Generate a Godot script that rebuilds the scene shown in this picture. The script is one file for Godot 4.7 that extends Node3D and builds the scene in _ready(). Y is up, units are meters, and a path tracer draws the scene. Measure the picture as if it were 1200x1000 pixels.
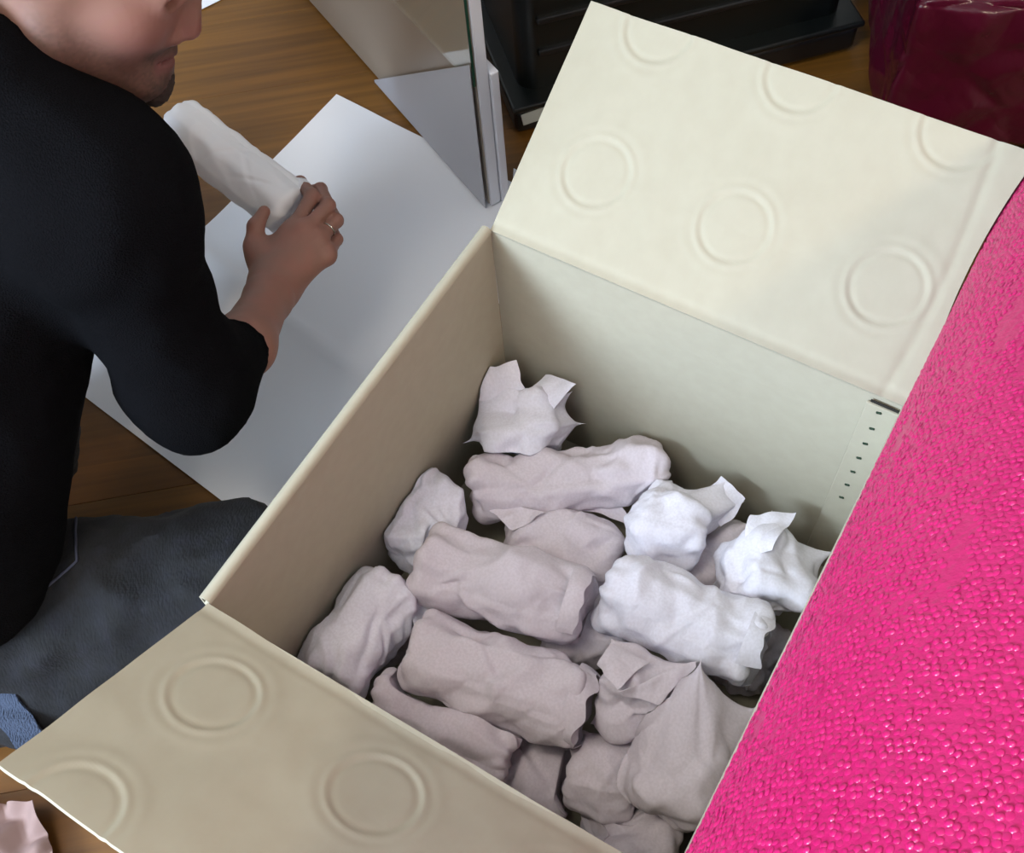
extends Node3D
# A cardboard box of paper-wrapped bundles, a pink bubble wrap roll, a man wrapping on the floor.

var paper_mats: Array = []
var card_mat: StandardMaterial3D
var card_edge: StandardMaterial3D
var used := {}

const BUNDLES = [
# <bundles>
	{"a": Vector3(-0.171, 0.155, 0.041), "b": Vector3(0.013, 0.150, 0.001), "R": 0.044, "q": 0.95, "e": 0.3, "c": 0.003, "s": 7, "tone": 1, "label": "plump pinkish paper cylinder in the middle of the box above the darker one"},
	{"a": Vector3(0.032, 0.150, -0.036), "b": Vector3(0.206, 0.150, -0.051), "R": 0.045, "q": 1.0, "e": 0.28, "c": 0.003, "s": 10, "tone": 0, "label": "bright white paper cylinder with a crushed right end near the pink roll"},
	{"a": Vector3(-0.185, 0.115, -0.080), "b": Vector3(0.007, 0.115, -0.218), "R": 0.039, "q": 0.95, "e": 0.35, "c": 0.0035, "s": 2, "tone": 1, "label": "long paper roll with pleated left end lying below the spiky corner bundle"},
	{"a": Vector3(-0.192, 0.140, 0.076), "b": Vector3(-0.191, 0.140, 0.214), "R": 0.041, "q": 1.0, "e": 0.3, "c": 0.0015, "s": 6, "tone": 0, "label": "pale lumpy paper cylinder lying along the left box wall at the front"},
	{"a": Vector3(-0.127, 0.145, 0.136), "b": Vector3(0.072, 0.145, 0.100), "R": 0.045, "q": 0.9, "e": 0.28, "c": 0.003, "s": 8, "tone": 1, "label": "dusky paper cylinder with a folded flap along its lower edge in the front middle"},
	{"a": Vector3(-0.134, 0.130, 0.206), "b": Vector3(0.026, 0.120, 0.179), "R": 0.03, "q": 1.0, "e": 0.3, "c": 0.002, "s": 9, "tone": 1, "label": "slim paper roll with a flat oval end cap beside the front flap"},
	{"a": Vector3(-0.123, 0.095, -0.049), "b": Vector3(0.010, 0.090, -0.094), "R": 0.042, "q": 0.9, "e": 0.5, "c": 0.004, "s": 3, "tone": 1, "label": "pinkish paper bundle half hidden under the long pleated roll"},
	{"a": Vector3(-0.210, 0.125, -0.063), "b": Vector3(-0.206, 0.125, 0.044), "R": 0.04, "q": 1.0, "e": 0.45, "c": 0.004, "s": 5, "tone": 0, "label": "slanting grey paper bundle leaning on the left box wall behind the pale front cylinder"},
	{"a": Vector3(0.081, 0.090, 0.149), "b": Vector3(0.157, 0.090, 0.124), "R": 0.045, "q": 0.8, "e": 0.3, "c": 0.002, "s": 14, "tone": 1, "label": "smooth grey paper bundle at the front right below the envelope fold"},
	{"a": Vector3(0.136, 0.075, 0.205), "b": Vector3(0.221, 0.075, 0.171), "R": 0.043, "q": 0.8, "e": 0.4, "c": 0.008, "s": 15, "tone": 1, "label": "creased paper bundle at the very front right of the box"},
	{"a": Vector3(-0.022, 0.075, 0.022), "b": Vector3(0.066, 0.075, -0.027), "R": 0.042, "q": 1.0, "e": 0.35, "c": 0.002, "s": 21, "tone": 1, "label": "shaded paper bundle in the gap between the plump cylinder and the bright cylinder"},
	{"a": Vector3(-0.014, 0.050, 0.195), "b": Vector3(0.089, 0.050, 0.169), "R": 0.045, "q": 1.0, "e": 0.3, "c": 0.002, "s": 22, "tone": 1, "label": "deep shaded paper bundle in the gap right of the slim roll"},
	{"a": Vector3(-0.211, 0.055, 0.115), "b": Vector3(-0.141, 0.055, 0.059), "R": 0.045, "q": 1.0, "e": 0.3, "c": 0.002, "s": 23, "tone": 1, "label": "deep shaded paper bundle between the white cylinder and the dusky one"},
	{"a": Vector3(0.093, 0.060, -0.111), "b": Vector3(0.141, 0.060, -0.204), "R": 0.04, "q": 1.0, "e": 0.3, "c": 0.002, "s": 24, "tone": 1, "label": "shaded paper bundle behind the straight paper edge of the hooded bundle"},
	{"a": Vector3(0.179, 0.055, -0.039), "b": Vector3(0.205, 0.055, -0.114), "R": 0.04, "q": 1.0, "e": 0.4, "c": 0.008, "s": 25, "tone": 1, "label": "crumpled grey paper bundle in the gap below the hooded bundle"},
	{"a": Vector3(0.009, 0.130, -0.136), "b": Vector3(0.100, 0.130, -0.157), "R": 0.049, "q": 1.0, "e": 0.6, "c": 0.004, "s": 4, "tone": 0, "label": "rounded pale paper bundle with a square twisted ear at its right"},
	{"a": Vector3(0.149, 0.125, -0.185), "b": Vector3(0.197, 0.125, -0.102), "R": 0.049, "q": 1.0, "e": 0.55, "c": 0.006, "s": 11, "tone": 0, "label": "white lumpy paper bundle under a curved paper hood at the right of the box"},
	{"a": Vector3(-0.208, 0.125, -0.169), "b": Vector3(-0.136, 0.125, -0.212), "R": 0.047, "q": 1.0, "e": 0.75, "c": 0.017, "s": 1, "tone": 0, "label": "crumpled pale paper bundle with spiky paper corners in the far left corner of the box"},
	{"a": Vector3(0.078, 0.145, 0.065), "b": Vector3(0.146, 0.150, 0.041), "R": 0.045, "q": 0.95, "e": 0.55, "c": 0.005, "s": 12, "tone": 1, "label": "paper bundle closed with a triangular envelope fold in front of the bright cylinder"},
	{"a": Vector3(0.185, 0.140, 0.027), "b": Vector3(0.193, 0.130, 0.153), "R": 0.052, "q": 1.0, "e": 0.4, "c": 0.004, "s": 13, "tone": 1, "label": "large peaked paper bundle rising to a pointed tip beside the pink roll"},
	# </bundles>
]

func _ready():
	# ---------------- camera
	var cam := Camera3D.new()
	cam.name = "camera"
	cam.transform = Transform3D(Basis(Vector3(0.99357186, -0.05745497, 0.09753919), Vector3(0.11320321, 0.50427583, -0.85609048), Vector3(0, 0.86162916, 0.50753836)), Vector3(0, 1.34, 0))
	cam.fov = 42.075
	cam.near = 0.02
	cam.far = 50.0
	add_child(cam)
	cam.current = true
	# ---------------- sky and exposure
	var we := WorldEnvironment.new()
	we.name = "world_environment"
	var env := Environment.new()
	env.background_mode = Environment.BG_SKY
	var sky := Sky.new()
	var sm := ProceduralSkyMaterial.new()
	sm.sky_top_color = Color(0.62, 0.74, 0.92)
	sm.sky_horizon_color = Color(0.86, 0.9, 0.96)
	sm.ground_bottom_color = Color(0.42, 0.41, 0.4)
	sm.ground_horizon_color = Color(0.7, 0.72, 0.74)
	sm.sky_energy_multiplier = 0.6
	sky.sky_material = sm
	env.sky = sky
	env.tonemap_mode = Environment.TONE_MAPPER_LINEAR
	env.tonemap_exposure = 1.0
	env.sdfgi_enabled = true
	env.ssao_enabled = true
	env.ssil_enabled = true
	we.environment = env
	add_child(we)
	# ---------------- added fill lamp above the man, unseen, its light just below the panel
	var lamp := AreaLight3D.new()
	lamp.name = "unseen_ceiling_lamp_light"
	lamp.area_size = Vector2(0.6, 0.6)
	lamp.light_color = Color(1.0, 0.96, 0.89)
	lamp.light_energy = 2.05
	lamp.area_range = 12.0
	lamp.area_attenuation = 2.0
	lamp.shadow_enabled = true
	lamp.transform = aim(Vector3(-0.7, 2.53, -0.2), Vector3(-0.7, 0.0, -0.2001))
	add_child(lamp)
	# ---------------- second ceiling lamp, far right
	var lamp2 := AreaLight3D.new()
	lamp2.name = "unseen_ceiling_lamp_light_001"
	lamp2.area_size = Vector2(0.3, 0.3)
	lamp2.light_color = Color(1.0, 0.92, 0.8)
	lamp2.light_energy = 3.6
	lamp2.area_range = 12.0
	lamp2.area_attenuation = 2.0
	lamp2.shadow_enabled = true
	lamp2.transform = aim(Vector3(1.5, 2.53, 1.0), Vector3(1.5, 0.0, 1.0001))
	add_child(lamp2)
	# ---------------- daylight in the window opening of the left wall: the main light
	var win := AreaLight3D.new()
	win.name = "window_daylight"
	win.area_size = Vector2(1.3, 1.2)
	win.light_color = Color(0.84, 0.92, 1.0)
	win.light_energy = 25.5
	win.area_range = 12.0
	win.area_attenuation = 2.0
	win.shadow_enabled = true
	win.transform = aim(Vector3(-2.46, 1.65, 0.9), Vector3(0.0, 1.65, 0.9))
	add_child(win)

	make_materials()
	build_room()
	build_box()
	build_roll()
	build_bundles()
	build_papers()
	build_panel()
	build_background()
	build_person()

# ======================================================= helpers
func aim(from: Vector3, to: Vector3) -> Transform3D:
	var up := Vector3.UP
	if absf((to - from).normalized().y) > 0.99:
		up = Vector3.FORWARD
	return Transform3D(Basis.looking_at(to - from, up), from)

func numbered(called: String) -> String:
	var n: int = used.get(called, 0)
	used[called] = n + 1
	return called if n == 0 else "%s_%03d" % [called, n]

func tag(o: Node, label: String, category: String, group := "", kind := "") -> Node:
	if label != "":
		o.set_meta("label", label)
	if category != "":
		o.set_meta("category", category)
	if group != "":
		o.set_meta("group", group)
	if kind != "":
		o.set_meta("kind", kind)
	return o

func thing(called: String, label: String, category: String, at := Vector3.ZERO, turn := 0.0, group := "") -> Node3D:
	var o := Node3D.new()
	o.name = numbered(called)
	o.position = at
	o.rotation.y = turn
	add_child(o, true)
	tag(o, label, category, group)
	return o

func part(called: String, mesh: Mesh, mat: Material, parent: Node, xf := Transform3D.IDENTITY) -> MeshInstance3D:
	var o := MeshInstance3D.new()
	o.name = numbered(called) if parent == self else called
	o.mesh = mesh
	o.material_override = mat
	o.transform = xf
	o.cast_shadow = GeometryInstance3D.SHADOW_CASTING_SETTING_ON
	parent.add_child(o, true)
	return o

func lin(c: Color) -> Color:
	return c.srgb_to_linear()

func mesh_of(v: PackedVector3Array, idx: PackedInt32Array, uv := PackedVector2Array(), col := PackedColorArray()) -> ArrayMesh:
	# smooth normals from the faces round each vertex (front faces run clockwise)
	var nr := PackedVector3Array()
	nr.resize(v.size())
	for i in range(0, idx.size(), 3):
		var a := idx[i]
		var b := idx[i + 1]
		var c := idx[i + 2]
		var n := (v[c] - v[a]).cross(v[b] - v[a])
		nr[a] += n
		nr[b] += n
		nr[c] += n
	for i in nr.size():
		nr[i] = nr[i].normalized()
	var arr := []
	arr.resize(Mesh.ARRAY_MAX)
	arr[Mesh.ARRAY_VERTEX] = v
	arr[Mesh.ARRAY_NORMAL] = nr
	arr[Mesh.ARRAY_INDEX] = idx
	if uv.size() == v.size():
		arr[Mesh.ARRAY_TEX_UV] = uv
	if col.size() == v.size():
		arr[Mesh.ARRAY_COLOR] = col
	var m := ArrayMesh.new()
	m.add_surface_from_arrays(Mesh.PRIMITIVE_TRIANGLES, arr)
	return m

func sheet(nu: int, nv: int, f: Callable, thick: float, uvs := 1.0) -> ArrayMesh:
	# a slab over f(u, v); its front is on the side of df/du x df/dv, its own edge band closes it
	var p := PackedVector3Array()
	for j in nv + 1:
		for i in nu + 1:
			p.append(f.call(float(i) / nu, float(j) / nv))
	var w := nu + 1
	var n := PackedVector3Array()
	for j in nv + 1:
		for i in nu + 1:
			var du := p[j * w + mini(i + 1, nu)] - p[j * w + maxi(i - 1, 0)]
			var dv := p[mini(j + 1, nv) * w + i] - p[maxi(j - 1, 0) * w + i]
			n.append(du.cross(dv).normalized())
	var v := PackedVector3Array()
	var uv := PackedVector2Array()
	var idx := PackedInt32Array()
	var cnt := w * (nv + 1)
	for s in 2:
		for k in cnt:
			v.append(p[k] - n[k] * thick * s)
			uv.append(Vector2(float(k % w) / nu, float(k / w) / nv) * uvs)
	for j in nv:
		for i in nu:
			var a := j * w + i
			var b := a + 1
			var c := a + w
			var d := c + 1
			idx.append_array([a, c, b, b, c, d])
			idx.append_array([cnt + a, cnt + b, cnt + c, cnt + b, cnt + d, cnt + c])
	# edge band with vertices of its own, so that the edge stays sharp
	var ring := []
	for i in nu:
		ring.append(i)
	for j in nv:
		ring.append(j * w + nu)
	for i in nu:
		ring.append(nv * w + nu - i)
	for j in nv:
		ring.append((nv - j) * w)
	var base := v.size()
	for k in ring:
		v.append(p[k])
		v.append(p[k] - n[k] * thick)
		uv.append(Vector2.ZERO)
		uv.append(Vector2.ZERO)
	var rn := ring.size()
	for k in rn:
		var a := base + k * 2
		var b := base + ((k + 1) % rn) * 2
		idx.append_array([a, b, a + 1, b, b + 1, a + 1])
	return mesh_of(v, idx, uv)

func rbox(size: Vector3, r: float, steps := 3) -> ArrayMesh:
	# box with rounded edges, centred
	var v := PackedVector3Array()
	var idx := PackedInt32Array()
	var uv := PackedVector2Array()
	var h := size * 0.5
	r = minf(r, minf(h.x, minf(h.y, h.z)) * 0.98)
	var inner := h - Vector3.ONE * r
	for face in 6:
		var ax := face / 2
		var sg := 1.0 if face % 2 == 0 else -1.0
		var u := (ax + 1) % 3
		var w := (ax + 2) % 3
		var us := line_steps(h[u], inner[u], steps)
		var ws := line_steps(h[w], inner[w], steps)
		var base := v.size()
		for b in ws:
			for a in us:
				var q := Vector3.ZERO
				q[ax] = sg * h[ax]
				q[u] = a
				q[w] = b
				var cl := Vector3(clampf(q.x, -inner.x, inner.x), clampf(q.y, -inner.y, inner.y), clampf(q.z, -inner.z, inner.z))
				var d := q - cl
				v.append(cl + d.normalized() * r)
				uv.append(Vector2(a, b))
		var nn := us.size()
		for j in ws.size() - 1:
			for i in nn - 1:
				var a0 := base + j * nn + i
				if sg > 0:
					idx.append_array([a0, a0 + nn, a0 + 1, a0 + 1, a0 + nn, a0 + nn + 1])
				else:
					idx.append_array([a0, a0 + 1, a0 + nn, a0 + 1, a0 + nn + 1, a0 + nn])
	return mesh_of(v, idx, uv)

func line_steps(h: float, inner: float, steps: int) -> Array:
	var o := []
	for k in steps + 1:
		o.append(-inner - (h - inner) * tan(PI / 4 * (1.0 - float(k) / steps)))
	for k in steps + 1:
		o.append(inner + (h - inner) * tan(PI / 4 * float(k) / steps))
	return o

func lathe(profile: Array, n := 32) -> ArrayMesh:
	# profile of Vector2(radius, height), run upwards with the outside on the right
	var v := PackedVector3Array()
	var idx := PackedInt32Array()
	for q in profile:
		for k in n:
			var a := TAU * k / n
			v.append(Vector3(q.x * cos(a), q.y, q.x * sin(a)))
	for j in profile.size() - 1:
		for k in n:
			var a := j * n + k
			var b := j * n + (k + 1) % n
			idx.append_array([a, b, a + n, b, b + n, a + n])
	return mesh_of(v, idx)

func tube(pts: Array, radii: Array, n := 10) -> ArrayMesh:
	var v := PackedVector3Array()
	var idx := PackedInt32Array()
	var side := Vector3.ZERO
	for i in pts.size():
		var t: Vector3 = (pts[mini(i + 1, pts.size() - 1)] - pts[maxi(i - 1, 0)]).normalized()
		if side == Vector3.ZERO:
			side = t.cross(Vector3.UP if absf(t.y) < 0.9 else Vector3.RIGHT).normalized()
		side = (side - t * side.dot(t)).normalized()
		var up := side.cross(t)
		for k in n:
			var a := TAU * k / n
			v.append(pts[i] + (side * cos(a) + up * sin(a)) * radii[mini(i, radii.size() - 1)])
	for i in pts.size() - 1:
		for k in n:
			var a := i * n + k
			var b := i * n + (k + 1) % n
			idx.append_array([a, a + n, b, b, a + n, b + n])
	for e in [0, pts.size() - 1]:
		var c := v.size()
		v.append(pts[e])
		for k in n:
			var a: int = e * n + k
			var b: int = e * n + (k + 1) % n
			if e == 0:
				idx.append_array([c, a, b])
			else:
				idx.append_array([c, b, a])
	return mesh_of(v, idx)

func noise(seed_: int, freq: float, type := FastNoiseLite.TYPE_SIMPLEX_SMOOTH, oct := 3) -> FastNoiseLite:
	var n := FastNoiseLite.new()
	n.seed = seed_
	n.noise_type = type
	n.frequency = freq
	n.fractal_type = FastNoiseLite.FRACTAL_FBM if oct > 1 else FastNoiseLite.FRACTAL_NONE
	n.fractal_octaves = oct
	return n

func tex(img: Image) -> ImageTexture:
	img.generate_mipmaps()
	return ImageTexture.create_from_image(img)

func noise_img(size: int, n: FastNoiseLite, a: Color, b: Color, sx := 1.0, sy := 1.0, lo := -0.6, hi := 0.6) -> Image:
	var img := Image.create(size, size, false, Image.FORMAT_RGB8)
	for y in size:
		for x in size:
			var t := clampf((n.get_noise_2d(x * sx, y * sy) - lo) / (hi - lo), 0, 1)
			img.set_pixel(x, y, a.lerp(b, t))
	return img

func normal_tex(size: int, n: FastNoiseLite, strength: float, sx := 1.0, sy := 1.0) -> ImageTexture:
	var img := Image.create(size, size, false, Image.FORMAT_RGB8)
	for y in size:
		for x in size:
			var t := clampf(n.get_noise_2d(x * sx, y * sy) * 0.5 + 0.5, 0, 1)
			img.set_pixel(x, y, Color(t, t, t))
	img.bump_map_to_normal_map(strength)
	return tex(img)

func tri(x: float) -> float:
	return 4.0 * absf(fposmod(x, 1.0) - 0.5) - 1.0

func crumple_tex(size: int, count: int, sd: int) -> ImageTexture:
	# crumpled paper: folded plane waves of whole-numbered frequency, so it repeats without a seam
	var rng := RandomNumberGenerator.new()
	rng.seed = sd
	var ws := []
	for k in count:
		var f := Vector2i(rng.randi_range(-5, 5), rng.randi_range(-5, 5))
		if f == Vector2i.ZERO:
			f = Vector2i(2, 1)
		ws.append([f, rng.randf(), 1.0 / Vector2(f).length()])
	var img := Image.create(size, size, false, Image.FORMAT_RGB8)
	for y in size:
		for x in size:
			var u := float(x) / size
			var v := float(y) / size
			var wu := u + 0.03 * sin(TAU * (v * 2.0 + 0.2)) + 0.015 * sin(TAU * (u * 3.0 + v * 4.0))
			var wv := v + 0.03 * sin(TAU * (u * 2.0 + 0.6)) + 0.015 * sin(TAU * (v * 3.0 - u * 5.0))
			var h := 0.0
			for w in ws:
				h += w[2] * tri(w[0].x * wu + w[0].y * wv + w[1])
			h = clampf(0.5 + h * 0.09, 0, 1)
			img.set_pixel(x, y, Color(h, h, h))
	img.bump_map_to_normal_map(14.0)
	return tex(img)

func mat(c: Color, rough := 0.8, metal := 0.0) -> StandardMaterial3D:
	var m := StandardMaterial3D.new()
	m.albedo_color = c
	m.roughness = rough
	m.metallic = metal
	m.cull_mode = BaseMaterial3D.CULL_DISABLED
	return m

func triplanar(m: StandardMaterial3D, scale: float, world := false):
	m.uv1_triplanar = true
	m.uv1_world_triplanar = world
	m.uv1_scale = Vector3.ONE * scale

# ======================================================= materials
var wood_mats: Array = []
var white_paper: StandardMaterial3D
var skin_mat: StandardMaterial3D
var knit_mat: StandardMaterial3D
var denim_mat: StandardMaterial3D
var pink_mat: StandardMaterial3D
var bubble_mat: StandardMaterial3D
var shaded_pink_mat: StandardMaterial3D

func make_materials():
	var crumple := crumple_tex(512, 30, 11)
	var speck := tex(noise_img(256, noise(6, 0.22, FastNoiseLite.TYPE_SIMPLEX, 3), Color(0.94, 0.935, 0.935), Color(1, 1, 1)))
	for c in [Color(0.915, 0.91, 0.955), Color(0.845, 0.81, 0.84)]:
		var m := mat(c, 0.85)
		m.albedo_texture = speck
		m.normal_enabled = true
		m.normal_texture = crumple
		m.normal_scale = 0.8
		triplanar(m, 4.0)
		paper_mats.append(m)
	white_paper = mat(Color(0.93, 0.935, 0.96), 0.55)
	white_paper.normal_enabled = true
	white_paper.normal_texture = crumple
	white_paper.normal_scale = 0.12
	triplanar(white_paper, 1.7)
	var cn := noise(8, 0.05, FastNoiseLite.TYPE_SIMPLEX_SMOOTH, 4)
	card_mat = mat(Color.WHITE, 0.8)
	card_mat.albedo_texture = tex(noise_img(256, cn, Color(0.636, 0.612, 0.54), Color(0.65, 0.627, 0.556)))
	card_mat.normal_enabled = true
	card_mat.normal_texture = normal_tex(256, noise(9, 0.02, FastNoiseLite.TYPE_SIMPLEX_SMOOTH, 3), 2.0)
	card_mat.normal_scale = 0.05
	triplanar(card_mat, 3.0)
	card_edge = mat(Color(0.70, 0.66, 0.55), 0.85)
	# wood: long grain along u, four tones of board
	var g1 := noise(21, 0.012, FastNoiseLite.TYPE_SIMPLEX_SMOOTH, 5)
	var tones := [[Color(0.38, 0.25, 0.085), Color(0.50, 0.335, 0.12)], [Color(0.40, 0.265, 0.09), Color(0.51, 0.345, 0.13)], [Color(0.38, 0.24, 0.08), Color(0.48, 0.31, 0.11)]]
	for k in 3:
		g1.seed = 21 + k
		var m := mat(Color.WHITE, 0.42)
		m.albedo_texture = tex(noise_img(512, g1, tones[k][0], tones[k][1], 0.35, 3.2))
		wood_mats.append(m)
	skin_mat = mat(Color.WHITE, 0.55)
	skin_mat.vertex_color_use_as_albedo = true
	skin_mat.subsurf_scatter_enabled = true
	skin_mat.subsurf_scatter_strength = 0.05
	knit_mat = mat(Color(0.04, 0.04, 0.05), 0.95)
	knit_mat.metallic_specular = 0.15
	knit_mat.normal_enabled = true
	knit_mat.normal_texture = normal_tex(256, noise(31, 0.2, FastNoiseLite.TYPE_SIMPLEX, 2), 4.0)
	knit_mat.normal_scale = 0.5
	triplanar(knit_mat, 8.0)
	denim_mat = mat(Color.WHITE, 0.9)
	denim_mat.albedo_texture = tex(noise_img(256, noise(41, 0.03, FastNoiseLite.TYPE_SIMPLEX, 5), Color(0.018, 0.019, 0.028), Color(0.075, 0.078, 0.11)))
	denim_mat.normal_enabled = true
	denim_mat.normal_texture = normal_tex(256, noise(42, 0.3, FastNoiseLite.TYPE_SIMPLEX, 2), 4.0, 1.0, 0.4)
	denim_mat.normal_scale = 0.2
	triplanar(denim_mat, 4.0)
	pink_mat = mat(Color(0.70, 0.085, 0.355), 0.36)
	pink_mat.normal_enabled = true
	pink_mat.normal_texture = normal_tex(512, noise(51, 0.04, FastNoiseLite.TYPE_SIMPLEX, 4), 6.0)
	pink_mat.normal_scale = 0.35
	triplanar(pink_mat, 4.0)
	bubble_mat = mat(Color(0.70, 0.09, 0.36), 0.28)
	shaded_pink_mat = mat(Color(0.31, 0.05, 0.14), 0.25)  # pink film with its shade painted into the colour
	shaded_pink_mat.normal_enabled = true
	shaded_pink_mat.normal_texture = crumple_tex(512, 26, 61)
	shaded_pink_mat.normal_scale = 1.6
	triplanar(shaded_pink_mat, 6.5)

# ======================================================= room
func slab(called: String, size: Vector3, at: Vector3, m: Material) -> MeshInstance3D:
	var b := BoxMesh.new()
	b.size = size
	var o := part(called, b, m, self, Transform3D(Basis.IDENTITY, at))
	o.set_meta("kind", "structure")
	return o

func build_room():
	var wall := mat(Color(0.76, 0.75, 0.73), 0.9)
	var ceil_m := mat(Color(0.82, 0.82, 0.81), 0.9)
	var fl := slab("floor", Vector3(5.2, 0.1, 5.2), Vector3(0, -0.056, 0), wood_mats[2])
	slab("ceiling", Vector3(5.2, 0.1, 5.2), Vector3(0, 2.65, 0), ceil_m)
	slab("wall_back", Vector3(5.2, 2.6, 0.1), Vector3(0, 1.3, -2.55), wall)
	slab("wall_right", Vector3(0.1, 2.6, 5.2), Vector3(2.55, 1.3, 0), wall)
	slab("wall_front", Vector3(5.2, 2.6, 0.1), Vector3(0, 1.3, 2.55), wall)
	# the left wall has the window opening
	var wf := Node3D.new()
	wf.name = "wall_left"
	wf.set_meta("kind", "structure")
	add_child(wf)
	for q in [[Vector3(0.1, 2.6, 2.7), Vector3(-2.55, 1.3, -1.2)], [Vector3(0.1, 2.6, 0.85), Vector3(-2.55, 1.3, 2.075)], [Vector3(0.1, 0.95, 1.5), Vector3(-2.55, 0.475, 0.9)], [Vector3(0.1, 0.25, 1.5), Vector3(-2.55, 2.475, 0.9)]]:
		var b := BoxMesh.new()
		b.size = q[0]
		part("wall_section", b, wall, wf, Transform3D(Basis.IDENTITY, q[1]))
	var frame := Node3D.new()
	frame.name = "window_1"
	frame.set_meta("kind", "structure")
	add_child(frame)
	var fm := mat(Color(0.85, 0.85, 0.85), 0.5)
	for q in [[Vector3(0.06, 0.06, 1.5), Vector3(-2.55, 0.98, 0.9)], [Vector3(0.06, 0.06, 1.5), Vector3(-2.55, 2.32, 0.9)], [Vector3(0.06, 1.3, 0.06), Vector3(-2.55, 1.65, 0.18)], [Vector3(0.06, 1.3, 0.06), Vector3(-2.55, 1.65, 1.62)], [Vector3(0.05, 1.3, 0.05), Vector3(-2.55, 1.65, 0.9)]]:
		part("window_frame", rbox(q[0], 0.01, 2), fm, frame, Transform3D(Basis.IDENTITY, q[1]))
	# lamp panels; the one over the man is added as fill
	var lampm := mat(Color(0.95, 0.95, 0.92), 0.5)
	lampm.emission_enabled = true
	lampm.emission = Color(1.0, 0.96, 0.9)
	lampm.emission_energy_multiplier = 0.8
	for q in [[Vector3(-0.7, 2.6, -0.2), 0.6, "added unseen square fill lamp on the ceiling above the kneeling man"], [Vector3(1.5, 2.6, 1.0), 0.3, "small square flat ceiling lamp to the right of the pink roll"]]:
		var lt := thing("unseen_ceiling_lamp", q[2], "lamp", q[0])
		part("lamp_frame", rbox(Vector3(q[1] + 0.07, 0.04, q[1] + 0.07), 0.01), fm, lt, Transform3D(Basis.IDENTITY, Vector3(0, -0.02, 0)))
		part("lamp_panel", rbox(Vector3(q[1], 0.01, q[1]), 0.004), lampm, lt, Transform3D(Basis.IDENTITY, Vector3(0, -0.045, 0)))
	# laminate boards, seven rows with staggered ends, a shallow groove between them
	var rng := RandomNumberGenerator.new()
	rng.seed = 77
	var bw := 0.19
	var bl := 1.2
	var turn := Basis(Vector3.UP, deg_to_rad(4.0))
	for r in 14:
		var z := 0.45 - bw * r
		var off := rng.randf() * bl
		for c in 4:
			var x := -2.3 + off + (c - 0.5) * bl
			var m := plank_mesh(bl - 0.0004, bw - 0.0004, rng.randf(), rng.randf())
			part("plank", m, wood_mats[rng.randi() % 3], fl, Transform3D(turn, turn * Vector3(x, 0.053, z)))

func plank_mesh(l: float, w: float, uo: float, vo: float) -> ArrayMesh:
	# bevelled board, top at +0.003
	var v := PackedVector3Array()
	var uv := PackedVector2Array()
	var idx := PackedInt32Array()
	for k in 2:
		var i: float = 0.0005 * k
		var y := 0.0024 + 0.0006 * k
		for q in [Vector2(-1, -1), Vector2(1, -1), Vector2(1, 1), Vector2(-1, 1)]:
			var p := Vector3(q.x * (l / 2 - i), y, q.y * (w / 2 - i))
			v.append(p)
			uv.append(Vector2(p.x * 0.75 + uo, p.z * 2.2 + vo))
	for q in [Vector2(-1, -1), Vector2(1, -1), Vector2(1, 1), Vector2(-1, 1)]:
		v.append(Vector3(q.x * l / 2, -0.003, q.y * w / 2))
		uv.append(Vector2(uo, vo))
	idx.append_array([4, 5, 6, 4, 6, 7])
	for k in 4:
		var n := (k + 1) % 4
		idx.append_array([k, n, 4 + k, n, 4 + n, 4 + k])
		idx.append_array([8 + k, 8 + n, k, 8 + n, n, k])
	return mesh_of(v, idx, uv)

# ======================================================= cardboard box
const BW := 0.472   # inside width, along x of the box
const BD := 0.5     # inside depth, along z of the box
const BH := 0.4
const WT := 0.004
var box_xf: Transform3D

func rings_h(x: float, y: float, rings: Array) -> float:
	# pressed circles left by round things: a soft raised rim with a groove inside
	var h := 0.0
	for q in rings:
		var r: float = Vector2(x - q.x, y - q.y).length()
		if r > 0.07:
			continue
		h += 0.0009 * exp(-pow((r - 0.0405) / 0.0032, 2)) - 0.0009 * exp(-pow((r - 0.0345) / 0.003, 2)) + 0.0005 * exp(-pow((r - 0.052) / 0.006, 2))
	return h

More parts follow.
